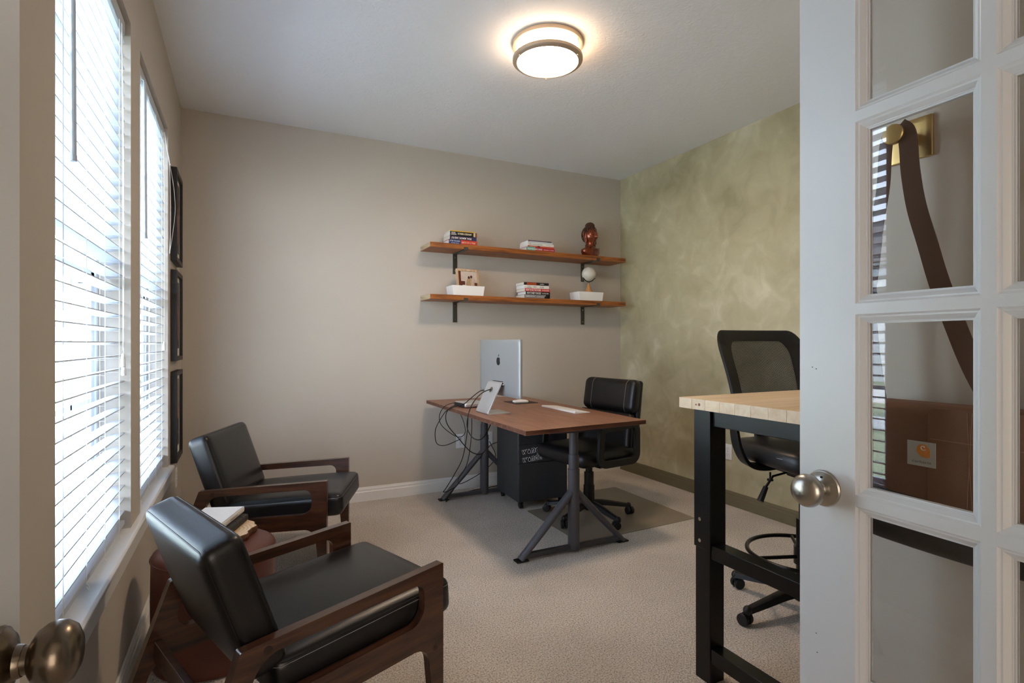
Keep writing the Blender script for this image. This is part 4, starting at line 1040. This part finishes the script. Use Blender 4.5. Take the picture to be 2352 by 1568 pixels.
# ------------------------------------------------------------------ cables
def cable(pts, r, label, plug=None):
    bm = bmesh.new(); tube(bm, pts, r, 8, 8)
    if plug:
        for a, b, rr_ in plug: cyl(bm, a, b, rr_, n=10)
    return tag(obj('cable', bm, cable_mat, None, smooth=80), label, 'cable', None)
XE = 1.285
cable([(1.441, 3.213, 0.900), (1.415, 3.210, 0.898), (1.37, 3.20, 0.882), (1.32, 3.18, 0.85), (1.28, 3.17, 0.80), (1.258, 3.17, 0.73), (1.262, 3.18, 0.66), (1.285, 3.15, 0.61), (1.32, 3.12, 0.60), (1.36, 3.12, 0.63), (1.42, 3.16, 0.70)], 0.0034, 'black cable looping from the monitor stand down past the desk edge')
cable([(1.47, 3.305, 0.885), (1.425, 3.32, 0.888), (1.395, 3.34, 0.87), (1.36, 3.40, 0.82), (1.345, 3.45, 0.790), (1.30, 3.52, 0.764), (1.272, 3.60, 0.73), (1.262, 3.70, 0.66), (1.262, 3.82, 0.56), (1.30, 3.90, 0.45), (1.42, 4.05, 0.40), (1.56, 4.16, 0.408), (1.602, 4.193, 0.416)], 0.003, 'black cable from the monitor arching down to the wall outlet', [((1.50, 3.30, 0.885), (1.455, 3.307, 0.887), 0.0055)])
cable([(1.366, 3.62, 0.772), (1.33, 3.64, 0.775), (1.285, 3.68, 0.75), (1.262, 3.72, 0.69), (1.275, 3.74, 0.62), (1.33, 3.72, 0.56), (1.40, 3.70, 0.52), (1.44, 3.68, 0.55), (1.44, 3.70, 0.62), (1.42, 3.74, 0.70)], 0.0026, 'thin black cable from the mini computer curling under the desk')
cable([(1.364, 3.56, 0.772), (1.335, 3.57, 0.770), (1.292, 3.60, 0.745), (1.272, 3.62, 0.69), (1.29, 3.62, 0.62), (1.36, 3.60, 0.53), (1.45, 3.60, 0.43), (1.55, 3.66, 0.39), (1.66, 3.80, 0.385), (1.80, 3.99, 0.39), (1.98, 4.09, 0.395)], 0.0034, 'black cable sagging from the mini computer behind the grey cabinet')
cable([(1.48, 3.72, 0.715), (1.49, 3.76, 0.55), (1.47, 3.80, 0.35), (1.42, 3.84, 0.22), (1.36, 3.87, 0.11), (1.345, 3.88, 0.085), (1.38, 3.90, 0.078), (1.45, 3.93, 0.090), (1.40, 3.90, 0.045), (1.365, 3.88, 0.008), (1.45, 3.98, 0.006), (1.65, 4.08, 0.008), (1.95, 4.14, 0.006)], 0.0032, 'black power cable falling from the desk to the carpet at the far leg')
cable([(1.50, 3.70, 0.715), (1.515, 3.74, 0.52), (1.505, 3.80, 0.30), (1.45, 3.84, 0.18), (1.50, 3.92, 0.12), (1.66, 4.02, 0.135), (1.80, 4.10, 0.17), (1.90, 4.15, 0.25), (1.862, 4.193, 0.372)], 0.003, 'second black power cable running low behind the far desk leg')

# ------------------------------------------------------------------ chair mat
m, tt, b = newmat('tinted_vinyl_mat'); setin(b, Base_Color=lin((170, 156, 138)), Roughness=0.3, Alpha=0.5)
t = thing('chair_mat', 'tinted translucent plastic floor mat under the black leather office chair', 'chair mat', (2.29, 3.22, 0))
bm = bmesh.new(); prism(bm, fillet([(-0.475, -0.485, 0.02), (0.485, -0.445, 0.02), (0.485, 0.45, 0.02), (-0.085, 0.45, 0.02), (-0.085, 0.215, 0.02), (-0.475, 0.215, 0.02)], 5), 0.0005, 0.0035, plane='XY'); obj('mat_sheet', bm, m, t)

# ------------------------------------------------------------------ office chairs
def wheelbase(t, R, phase, hub_z, arm_mat, z_floor=0.0, caster_r=0.026):
    bm = bmesh.new(); lathe(bm, [(0, hub_z-0.045), (0.034, hub_z-0.045), (0.040, hub_z-0.02), (0.038, hub_z+0.02), (0.030, hub_z+0.04), (0, hub_z+0.04)], 28); obj('hub', bm, arm_mat, t)
    for k in range(5):
        a = phase+k*2*PI/5; d = Vector((math.cos(a), math.sin(a), 0))
        bm = bmesh.new(); pts = [d*0.02+Vector((0, 0, hub_z)), d*R*0.35+Vector((0, 0, hub_z-0.004)), d*R*0.7+Vector((0, 0, hub_z-0.022)), d*(R+0.004)+Vector((0, 0, hub_z-0.038))]
        sec = [(-0.026, -0.016), (-0.019, 0.012), (-0.008, 0.018), (0.008, 0.018), (0.019, 0.012), (0.026, -0.016)]
        P = catmull(pts, 4); sweep(bm, P, sec, scales=[1.15-0.45*i/(len(P)-1) for i in range(len(P))]); 
        e = d*R; ball(bm, (e.x, e.y, hub_z-0.040), 0.019, 12, (1, 1, 1.15))
        leg = obj('base_leg', bm, arm_mat, t, smooth=45)
        ca = a+1.1+0.7*k; cd_ = Vector((math.cos(ca), math.sin(ca), 0)); n = Vector((-cd_.y, cd_.x, 0))
        c = e-cd_*0.012+Vector((0, 0, z_floor+caster_r))
        bm = bmesh.new()
        for s in (-1, 1):
            cyl(bm, c+n*s*0.006, c+n*s*0.024, caster_r, n=24)
        cyl(bm, c-n*0.006, c+n*0.006, caster_r*0.6, n=16)
        cyl(bm, (e.x, e.y, z_floor+caster_r+0.01), (e.x, e.y, hub_z-0.042), 0.0075, n=12)
        obj('caster', bm, black_plastic, leg, smooth=40, bevel=0.003)
def office_chair():
    t = thing('office_chair', 'black leather office chair with white stitching behind the walnut desk', 'office chair', (2.140, 3.125, 0.0035), math.radians(188))
    wheelbase(t, 0.295, math.radians(275-188), 0.098, black_plastic)
    bm = bmesh.new(); cyl(bm, (0, 0, 0.12), (0, 0, 0.22), 0.038, n=28); cyl(bm, (0, 0, 0.21), (0, 0, 0.31), 0.033, n=28); cyl(bm, (0, 0, 0.30), (0, 0, 0.40), 0.024, n=20); obj('gas_lift', bm, black_metal, t)
    bm = bmesh.new(); box(bm, -0.10, 0.10, -0.09, 0.09, 0.365, 0.405); box(bm, -0.26, -0.06, -0.045, 0.045, 0.33, 0.37); obj('tilt_mechanism', bm, black_metal, t, bevel=0.004)
    bm = bmesh.new(); tube(bm, [(0.0, -0.08, 0.375), (0.02, -0.20, 0.37), (0.03, -0.25, 0.365)], 0.005, 8); cyl(bm, (0.03, -0.25, 0.365), (0.034, -0.29, 0.362), 0.009, n=10); obj('lift_lever', bm, black_plastic, t)
    bm = bmesh.new(); rbox(bm, 0.50, 0.51, 0.105, 0.050, 18, crown=0.018, mtx=Matrix.Translation((0.03, 0, 0.452))); seat = obj('seat', bm, office_leather, t, smooth=80)
    # back shell, curved sideways (wings forward)
    def curved(sxx, w, h, r, cz, cx_, lean, bend, n=18, cx2=0.0):
        cz -= 0.012
        b = bmesh.new(); rbox(b, sxx, w, h, r, n, crownx=cx2)
        for v in b.verts:
            v.co.x += bend*(v.co.y/(w/2))**2
        bmesh.ops.transform(b, matrix=Matrix.Translation((cx_, 0, cz)) @ Matrix.Rotation(math.radians(lean), 4, 'Y'), verts=b.verts); return b
    obj('back_shell', curved(0.045, 0.50, 0.50, 0.022, 0.700, -0.262, -7, 0.035), black_plastic, t, smooth=70)
    obj('back_lower_pad', curved(0.075, 0.47, 0.27, 0.034, 0.600, -0.210, -7, 0.035, cx2=0.012), office_leather, t, smooth=80)
    up = obj('back_upper_pad', curved(0.100, 0.505, 0.235, 0.045, 0.838, -0.248, -9, 0.040, cx2=0.008), office_leather, t, smooth=80)
    bm = bmesh.new(); lean = Matrix.Translation((-0.248, 0, 0.826)) @ Matrix.Rotation(math.radians(-9), 4, 'Y')
    for y in (-0.165, 0.165):
        pts = []
        for i in range(21):
            a = math.radians(-78+i*7.8*1.35); zz = 0.1125*math.sin(a); xx = 0.050+0.0012
            h, r, w = 0.1175, 0.045, 0.2525
            zc = max(-(h-r), min(h-r, zz)); dz = zz-zc
            xx = 0.005+math.sqrt(max(0, r*r-dz*dz)) + 0.008*(1-(zz/h)**2)*(1-(y/w)**2)
            pts.append(lean @ Vector((xx+0.0010+0.040*(y/w)**2, y, zz)))
        tube(bm, pts, 0.0011, 5)
    obj('white_stitching', bm, thread, up)
    for s in (-1, 1):
        y = s*0.285
        loop = fillet([(-0.165, 0.425, 0.05), (0.17, 0.425, 0.05), (0.15, 0.655, 0.05), (-0.165, 0.665, 0.05)], 6)
        bm = bmesh.new(); sweep(bm, [(x, y, z) for x, z in loop], [(-0.024, -0.012), (0.024, -0.012), (0.024, 0.012), (-0.024, 0.012)], up=(0, 1, 0), closed=True)
        # section is (side in plane, up=y)
        bmesh.ops.scale(bm, vec=(1, 1, 1), verts=bm.verts)
        ar = obj('armrest', bm, black_plastic, t, bevel=0.004)
        bm = bmesh.new(); rbox(bm, 0.26, 0.062, 0.034, 0.015, 10, crown=0.004, mtx=Matrix.Translation((0.0, y, 0.684))); obj('arm_pad', bm, office_leather, ar, smooth=70)
        bm = bmesh.new(); box(bm, -0.06, 0.08, min(s*0.20, y), max(s*0.20, y), 0.400, 0.418); obj('arm_bracket', bm, black_metal, ar, bevel=0.002)
    bm = bmesh.new(); cyl(bm, (-0.20, -0.255, 0.70), (-0.20, -0.285, 0.70), 0.016, n=14); obj('tension_knob', bm, black_plastic, t)
office_chair()

def drafting_chair():
    t = thing('drafting_chair', 'tall black mesh-backed drafting chair with foot ring behind the pine desk', 'office chair', (2.233, 1.593, 0), math.radians(-104))
    ph = math.atan2(1.911-1.593, 2.161-2.233)+math.radians(104)
    wheelbase(t, 0.315, ph, 0.105, black_plastic)
    bm = bmesh.new(); cyl(bm, (0, 0, 0.13), (0, 0, 0.42), 0.026, n=24); cyl(bm, (0, 0, 0.40), (0, 0, 0.66), 0.015, n=20); obj('gas_lift', bm, black_metal, t)
    bm = bmesh.new(); zr = 0.265; rr_ = 0.228
    tube(bm, [(rr_*math.cos(2*PI*i/48), rr_*math.sin(2*PI*i/48), zr) for i in range(48)], 0.0095, 10, closed=True)
    for k in range(3):
        a = k*2*PI/3+0.55; tube(bm, [(0.03*math.cos(a), 0.03*math.sin(a), zr-0.012), (rr_*math.cos(a), rr_*math.sin(a), zr)], 0.008, 10)
    cyl(bm, (0, 0, zr-0.045), (0, 0, zr+0.03), 0.036, n=24)
    obj('foot_ring', bm, black_metal, t, smooth=50)
    zs = 0.715
    bm = bmesh.new(); rbox(bm, 0.47, 0.46, 0.085, 0.036, 18, crown=0.012, mtx=Matrix.Translation((0.025, -0.012, zs)))
    for v in bm.verts: v.co.y *= 1-0.16*((v.co.x-0.025)/0.235)**4; v.co.x = 0.025+(v.co.x-0.025)*(1-0.08*(v.co.y/0.23)**4)
    for v in bm.verts:
        if v.co.x > 0.16: v.co.z -= (v.co.x-0.16)**2*1.6
    seat = obj('seat', bm, office_leather, t, smooth=80)
    bm = bmesh.new(); tube(bm, [(x, y, zs+0.012-(max(0, x-0.16)**2*1.6)) for x, y in [(a+0.025, b-0.012) for a, b in fillet([(-0.212, -0.226, 0.10), (0.212, -0.226, 0.10), (0.212, 0.226, 0.10), (-0.212, 0.226, 0.10)], 8)]], 0.0010, 5, closed=True); obj('seat_stitching', bm, thread, seat)
    bm = bmesh.new(); box(bm, -0.10, 0.12, -0.10, 0.10, zs-0.085, zs-0.045); pr = [(-0.08, zs-0.045), (0.10, zs-0.045), (0.04, zs-0.11), (-0.04, zs-0.11)]; prism(bm, pr, -0.05, 0.05, plane='XZ'); obj('tilt_mechanism', bm, black_metal, t, bevel=0.005)
    # height lever on the camera-left side
    bm = bmesh.new(); tube(bm, [(0.04, -0.06, zs-0.065), (0.05, -0.19, zs-0.085), (0.06, -0.235, zs-0.130)], 0.005, 8); lv = obj('height_lever', bm, black_metal, t)
    bm = bmesh.new(); cyl(bm, (0.06, -0.232, zs-0.126), (0.070, -0.268, zs-0.182), 0.0105, 0.014, n=10); obj('lever_grip', bm, black_plastic, lv)
    # mesh back: frame ring + mesh panel
    def back_pt(u, v):
        """u -1..1 across, v 0..1 up"""
        w = 0.216+0.026*max(0.0, v); y = u*w
        z = 0.835+v*0.425; lean = -0.205+0.02*math.sin(v*PI)-0.150*v
        return Vector((lean+0.045*u*u, y, z))
    outl = fillet([(-1, 0.0, 0.12), (1, 0.0, 0.12), (1, 1, 0.26), (-1, 1, 0.26)], 8)
    # densify
    dn = []
    for i in range(len(outl)):
        a = Vector(outl[i]); b = Vector(outl[(i+1) % len(outl)]); n = max(1, int((b-a).length/0.12))
        for k in range(n): q_ = a.lerp(b, k/n); dn.append((q_.x, q_.y))
    def inset(p, k): return (p[0]*(1-k), 0.5+(p[1]-0.5)*(1-k*0.8))
    bm = bmesh.new(); f, bk = Vector((0.011, 0, 0)), Vector((-0.011, 0, 0))
    ro = [(bm.verts.new(back_pt(*p)+f), bm.verts.new(back_pt(*inset(p, -0.035))), bm.verts.new(back_pt(*p)+bk), bm.verts.new(back_pt(*inset(p, 0.29))+bk*0.5), bm.verts.new(back_pt(*inset(p, 0.29))+f*0.5)) for p in dn]
    N = len(ro)
    for i in range(N):
        a, b = ro[i], ro[(i+1) % N]
        for j in range(5): bm.faces.new((a[j], a[(j+1) % 5], b[(j+1) % 5], b[j]))
    obj('back_frame', bm, black_plastic, t, smooth=50)
    m, tt, b = newmat('black_chair_mesh'); L = tt.links
    tcn = tt.nodes.new('ShaderNodeTexCoord'); mp = tt.nodes.new('ShaderNodeMapping'); mp.inputs['Rotation'].default_value = (0.6, 0, 0); mp.inputs['Scale'].default_value = (1, 240, 240)
    L.new(tcn.outputs['Object'], mp.inputs[0]); sp = tt.nodes.new('ShaderNodeSeparateXYZ'); L.new(mp.outputs[0], sp.inputs[0])
    fr = []
    for i in (1, 2):
        f_ = tt.nodes.new('ShaderNodeMath'); f_.operation = 'FRACT'; L.new(sp.outputs[i], f_.inputs[0])
        g_ = tt.nodes.new('ShaderNodeMath'); g_.operation = 'GREATER_THAN'; g_.inputs[1].default_value = 0.62; L.new(f_.outputs[0], g_.inputs[0]); fr.append(g_)
    mu = tt.nodes.new('ShaderNodeMath'); mu.operation = 'MULTIPLY'; L.new(fr[0].outputs[0], mu.inputs[0]); L.new(fr[1].outputs[0], mu.inputs[1])
    iv = tt.nodes.new('ShaderNodeMath'); iv.operation = 'SUBTRACT'; iv.inputs[0].default_value = 1.0; L.new(mu.outputs[0], iv.inputs[1]); L.new(iv.outputs[0], b.inputs['Alpha']); setin(b, Base_Color=lin((20, 20, 22)), Roughness=0.6)
    bm = bmesh.new(); n = 14; g = [[bm.verts.new(back_pt(-0.80+1.6*i/n, 0.085+0.83*j/n)) for i in range(n+1)] for j in range(n+1)]
    for j in range(n):
        for i in range(n): bm.faces.new((g[j][i], g[j][i+1], g[j+1][i+1], g[j+1][i]))
    obj('mesh_panel', bm, m, t)
    bm = bmesh.new()
    sweep(bm, catmull([(-0.06, 0, zs-0.06), (-0.20, 0, zs-0.065), (-0.27, 0, zs-0.02), (-0.275, 0, 0.85), (-0.27, 0, 0.95)], 5), [(-0.035, -0.010), (0.035, -0.010), (0.035, 0.010), (-0.035, 0.010)], up=(0.3, 0, 1)); obj('back_support', bm, black_plastic, t, bevel=0.003)
    bm = bmesh.new(); b2 = bmesh.new(); rbox(bm, 0.05, 0.36, 0.10, 0.02, 10, mtx=Matrix.Translation((-0.215, 0, 0.875))); b2.free(); obj('lumbar_pad', bm, black_plastic, t, smooth=60)
    for s in (-1, 1):
        bm = bmesh.new()
        pts = catmull([(-0.02, s*0.10, zs-0.045), (-0.01, s*0.20, zs-0.055), (0.0, s*0.280, zs-0.035), (0.005, s*0.325, zs+0.03), (0.0, s*0.338, zs+0.10), (-0.02, s*0.330, zs+0.16), (-0.05, s*0.315, zs+0.205)], 6)
        sweep(bm, pts, [(-0.028, -0.009), (-0.022, 0.009), (0.022, 0.009), (0.028, -0.009)], up=(0, -s, 0.35))
        ar = obj('armrest', bm, black_plastic, t, smooth=50, bevel=0.003)
        bm = bmesh.new(); cyl(bm, (0.02, s*0.18, zs-0.075), (0.02, s*0.18, zs-0.105), 0.004, n=8); cyl(bm, (0.02, s*0.18, zs-0.105), (0.02, s*0.18, zs-0.112), 0.013, n=12); obj('arm_bolt', bm, black_metal, ar)
drafting_chair()

# ------------------------------------------------------------------ pine work desk on black steel legs
t = thing('work_table', 'tall work table with pale pine butcher-block top and black steel legs', 'desk', (2.17, 1.20, 0))
ZT = 1.0
X0, X1, Y0, Y1 = 1.458-2.17, 2.93-2.17, 0.90-1.20, 1.540-1.20
staves = 10; yy = Y0
top = obj('tabletop', bx(X0+0.001, X1-0.001, Y0+0.001, Y1-0.001, ZT-0.036, ZT-0.002), pine, t)
for k in range(staves):
    y1 = Y0+(Y1-Y0)*(k+1)/staves
    c0 = random.uniform(-6, 6)
    mt = wood('pine_stave', (222+c0, 188+c0, 146+c0), (234+c0, 206+c0, 170+c0), (242+c0, 218+c0, 186+c0), 'X', 0.8+0.1*(k % 3), 0.38, 0.15, 0.05)
    bm = bmesh.new(); box(bm, X0, X1, yy+0.00015, y1-0.00015, ZT-0.038, ZT)
    s_ = obj('stave', bm, mt, t, bevel=0.0006, bseg=1); yy = y1
kn = plain('pine_knot', (150, 92, 66), 0.5, noise=0.2)
bm = bmesh.new()
for y, z, r in ((1.455-1.2, ZT-0.020, 0.0035), (1.440-1.2, ZT-0.019, 0.0055)): cyl(bm, (X0+0.0002, y, z), (X0-0.0003, y, z), r, n=12)
obj('knot', bm, kn, t)
def leg(x0, y0, lab=None):
    w = 0.076
    bm = bmesh.new(); box(bm, x0, x0+w, y0, y0+w, 0.470, ZT-0.038); l = obj('leg', bm, black_metal, t, bevel=0.002)
    bm = bmesh.new(); box(bm, x0+0.004, x0+w-0.004, y0+0.004, y0+w-0.004, 0.0, 0.475); obj('inner_leg', bm, black_metal, l, bevel=0.002)
    bm = bmesh.new()
    for z in (0.573, 0.497): cyl(bm, (x0, y0+w*0.60, z), (x0-0.0035, y0+w*0.60, z), 0.0068, n=8)
    obj('bolt', bm, chrome, l)
LX = 1.463-2.17
for x0 in (LX, X1-0.10):
    for y0 in (1.394-1.20, 0.93-1.20): leg(x0, y0)
    for z0, z1 in ((0.443, 0.492), (0.078, 0.127)):
        obj('side_rail', bx(x0+0.006, x0+0.062, 1.006-1.20, 1.395-1.20, z0, z1), black_metal, t, bevel=0.002)
    obj('apron_end', bx(x0+0.012, x0+0.05, 1.006-1.20, 1.395-1.20, ZT-0.092, ZT-0.0385), black_metal, t, bevel=0.002)
obj('apron_front', bx(LX+0.076, X1-0.10, 1.43-1.20, 1.46-1.20, ZT-0.080, ZT-0.0385), black_metal, t, bevel=0.002)
obj('apron_back', bx(LX+0.076, X1-0.10, 0.94-1.20, 0.97-1.20, ZT-0.080, ZT-0.0385), black_metal, t, bevel=0.002)

# ------------------------------------------------------------------ brass hook and brown tote behind the glass door
t = thing('wall_hook', 'satin brass wall hook with square plate holding the brown bag', 'hook', (1.18, 0.609, 1.598))
bm = bmesh.new(); rbox(bm, 0.008, 0.080, 0.080, 0.003, 8, mtx=Matrix.Translation((-0.004, 0, 0))); obj('hook_plate', bm, brass, t)
R = Matrix.Rotation(-PI/2, 4, 'Y'); bm = bmesh.new()
lathe(bm, [(0, 0.006), (0.013, 0.006), (0.011, 0.05), (0.013, 0.060), (0.0185, 0.064), (0.019, 0.072), (0.0175, 0.074), (0, 0.0742)], 32, Matrix.Translation((0, -0.004, 0.0)) @ R); obj('peg', bm, brass, t)
canvas = plain('brown_duck_canvas', (112, 74, 52), 0.85, noise=0.12, nscale=12, bump=0.4, bscale=500, bdist=0.001)
strapm = plain('brown_strap_webbing', (88, 62, 50), 0.8, noise=0.1, nscale=200)
t = thing('tote_bag', 'brown canvas bag with black base hanging on the brass hook', 'bag', (1.118, 0.49, 0.83))
bm = bmesh.new(); rbox(bm, 0.085, 0.325, 0.262, 0.020, 16, crownx=0.008, mtx=Matrix.Translation((0, 0, 0.131)))
for v in bm.verts: v.co.y *= 0.95+0.05*(v.co.z/0.262)
body = obj('bag_body', bm, canvas, t, smooth=70)
bm = bmesh.new(); rbox(bm, 0.112, 0.322, 0.105, 0.030, 14, crown_bot=0.008, mtx=Matrix.Translation((0, 0, 0.056))); obj('bag_base', bm, plain('black_bag_base', (9, 9, 10), 0.6, noise=0.1), t, smooth=70)
bm = bmesh.new(); prism(bm, fillet([(-0.155, 0.092, 0.01), (0.035, 0.092, 0.01), (0.035, 0.258, 0.012), (-0.155, 0.262, 0.012)], 4), -0.0530, -0.0500, plane='YZ'); obj('front_pocket', bm, canvas, t, bevel=0.001)
bm = bmesh.new()
for dy in (0, 0.007): tube(bm, [(-0.0533, -0.030-dy*0-0.006*0+dy, 0.256), (-0.0535, -0.026+dy*0, 0.17), (-0.0535, -0.03+dy, 0.098)], 0.0006, 4)
tube(bm, [(-0.0534, 0.03, 0.205), (-0.0534, -0.15, 0.203)], 0.0006, 4)
obj('stitching', bm, plain('brown_thread', (150, 110, 80), 0.8), t)
# logo patch
bm = bmesh.new(); box(bm, -0.0545, -0.0530, 0.022, 0.066, 0.155, 0.198); pt = obj('logo_patch', bm, plain('grey_woven_patch', (176, 180, 178), 0.8, noise=0.05, nscale=400), t)
bm = bmesh.new()
sh = []
for i in range(36):
    a = 2*PI*i/36; r = 0.0105*(1+0.10*math.cos(2*a)); sh.append((-(0.0-r*math.cos(a)), r*1.05*math.sin(a)))
sh = fillet([(-0.010, 0.004, 0.009), (-0.003, 0.0125, 0.008), (0.010, 0.010, 0.008), (0.011, -0.004, 0.008), (0.002, -0.011, 0.006), (-0.010, -0.0115, 0.004)], 5)
prism(bm, [(x+0.040, y+0.182) for x, y in sh], -0.0552, -0.0546, plane='YZ'); plabel(obj('patch_logo', bm, plain('orange_logo', (214, 136, 50), 0.7), pt), 'orange C-shaped wave emblem')
bm = bmesh.new(); tube(bm, [(-0.0554, 0.040-0.004*math.cos(a)*(0.4+a/7), 0.188+0.004*math.sin(a)*(0.4+a/7)) for a in [i*0.35 for i in range(17)]], 0.0009, 5); obj('logo_swirl', bm, plain('patch_white', (220, 220, 214), 0.8), pt)
text('patch_lettering', 'carhartt', plain('patch_ink', (90, 92, 92), 0.8), pt, 0.030, 0.0045, (-0.0548, 0.058, 0.1605), (0, -1, 0), (0, 0, 1), 0.0002)
def strap(pts, w, nm, mat=strapm):
    bm = bmesh.new(); P = catmull(pts, 6); sweep(bm, P, [(-w/2, -0.001), (w/2, -0.001), (w/2, 0.001), (-w/2, 0.001)], up=(-1, 0, 0.0)); return obj(nm, bm, mat, t, smooth=60)
def B(x, y, z): return (x-1.118, y-0.49, z-0.83)
strap([B(1.120, 0.603, 1.6135), B(1.115, 0.619, 1.590), B(1.105, 0.620, 1.50), B(1.10, 0.628, 1.43), B(1.098, 0.634, 1.36), B(1.10, 0.642, 1.29), B(1.105, 0.640, 1.20), B(1.11, 0.630, 1.10), B(1.115, 0.625, 1.05)], 0.024, 'strap')
strap([B(1.124, 0.603, 1.6140), B(1.120, 0.586, 1.592), B(1.11, 0.575, 1.52), B(1.10, 0.560, 1.45), B(1.095, 0.540, 1.38), B(1.09, 0.520, 1.31), B(1.09, 0.498, 1.24), B(1.09, 0.470, 1.16), B(1.10, 0.442, 1.09), B(1.11, 0.420, 1.04)], 0.032, 'strap')
bm = bmesh.new(); box(bm, -0.008, 0.008, -0.016, 0.016, -0.020, 0.020, mtx=Matrix.Translation(B(1.099, 0.643, 1.275))); tube(bm, [(B(1.094, 0.643, 1.275)[0], B(0, 0.643, 0)[1]+a, B(0, 0, 1.275)[2]+b_) for a, b_ in fillet([(-0.018, -0.016, 0.004), (0.018, -0.016, 0.004), (0.018, 0.022, 0.004), (-0.018, 0.022, 0.004)], 3)], 0.0025, 6, closed=True)
obj('buckle', bm, plain('dark_buckle', (46, 50, 58), 0.35, metal=0.4), t)

# ------------------------------------------------------------------ outside: lawn, street, neighbour house, greenery
grass = plain('lawn_grass', (134, 144, 116), 0.95, noise=0.3, nscale=5)
bm = bmesh.new(); box(bm, -40, -0.56, -25, 35, -0.65, -0.60); struct(obj('lawn', bm, grass), 'green lawn outside the windows', 'lawn')
bm = bmesh.new(); box(bm, -4.6, -0.56, -12, 18, -0.60, -0.575); struct(obj('stone_bed', bm, plain('pale_river_stone', (214, 216, 220), 0.9, noise=0.18, nscale=9, bump=0.8, bscale=9, bdist=0.04)), 'pale river stone bed under the windows', 'stones')
bm = bmesh.new(); box(bm, -11, -9.2, -25, 35, -0.60, -0.585); box(bm, -20, -14, -25, 35, -0.60, -0.585); struct(obj('street', bm, plain('pale_concrete', (206, 204, 198), 0.9, noise=0.1, nscale=4)), 'pale concrete street and path outside', 'street')
t = thing('neighbour_house', 'pale grey house across the street seen through the blinds', 'house', (-27, 22, -0.6))
bm = bmesh.new(); box(bm, -4, 4, -10, 14, 0, 5.6); obj('wall', bm, plain('pale_siding', (188, 194, 200), 0.8, noise=0.05), t)
bm = bmesh.new(); prism(bm, [(-4.5, 5.6), (4.5, 5.6), (0, 8.4)], -10.5, 14.5, plane='XZ'); obj('roof', bm, plain('grey_shingles', (98, 96, 98), 0.9, noise=0.2, nscale=12), t)
for y in (-7, -2, 3, 8):
    for z in (1.0, 3.6):
        f = obj('window', bx(4.0, 4.06, y, y+1.3, z, z+1.5), vinyl, t); obj('pane', bx(4.06, 4.08, y+0.1, y+1.2, z+0.1, z+1.4), plain('dark_pane', (70, 80, 92), 0.1) if (y == -7 and z == 1.0) else bpy.data.materials['dark_pane'], f)
def tree(x, y, h, rc, label, seed, col):
    random.seed(seed)
    t = thing('tree', label, 'tree', (x, y, -0.6))
    bm = bmesh.new(); cyl(bm, (0, 0, 0), (0.1, 0.1, h*0.6), 0.14, 0.08, 10)
    for k in range(5):
        a = k*1.3; cyl(bm, (0.05, 0.05, h*0.4+k*0.15), (math.cos(a)*rc*0.6, math.sin(a)*rc*0.6, h*0.75+0.1*k), 0.05, 0.015, 7)
    obj('trunk', bm, plain('bark_%d' % seed, (92, 78, 64), 0.9, noise=0.3), t)
    bm = bmesh.new()
    for k in range(2600):
        u = Vector((random.gauss(0, 1), random.gauss(0, 1), random.gauss(0, 1))).normalized()*rc*random.uniform(0.45, 1.0)
        c = Vector((u.x, u.y, h*0.78+u.z*0.9)); s = 0.10
        e = Euler((random.uniform(0, PI), random.uniform(0, PI), random.uniform(0, PI))).to_matrix()
        vs = [bm.verts.new(c+e @ Vector(q)*s) for q in ((-0.5, 0, 0), (0, -0.9, 0.1), (0.5, 0, 0), (0, 0.9, 0.1))]; bm.faces.new(vs)
    o = obj('foliage', bm, col, t, smooth=0); o['kind'] = 'stuff'
leafy = plain('leaf_green', (160, 176, 128), 0.7, noise=0.35, nscale=2)
tree(-7.5, 9.5, 5.0, 2.0, 'leafy green tree on the lawn beyond the near window', 3, leafy)
tree(-6.2, 15.5, 4.4, 1.7, 'leafy green tree farther along the street', 5, leafy)
random.seed(11)
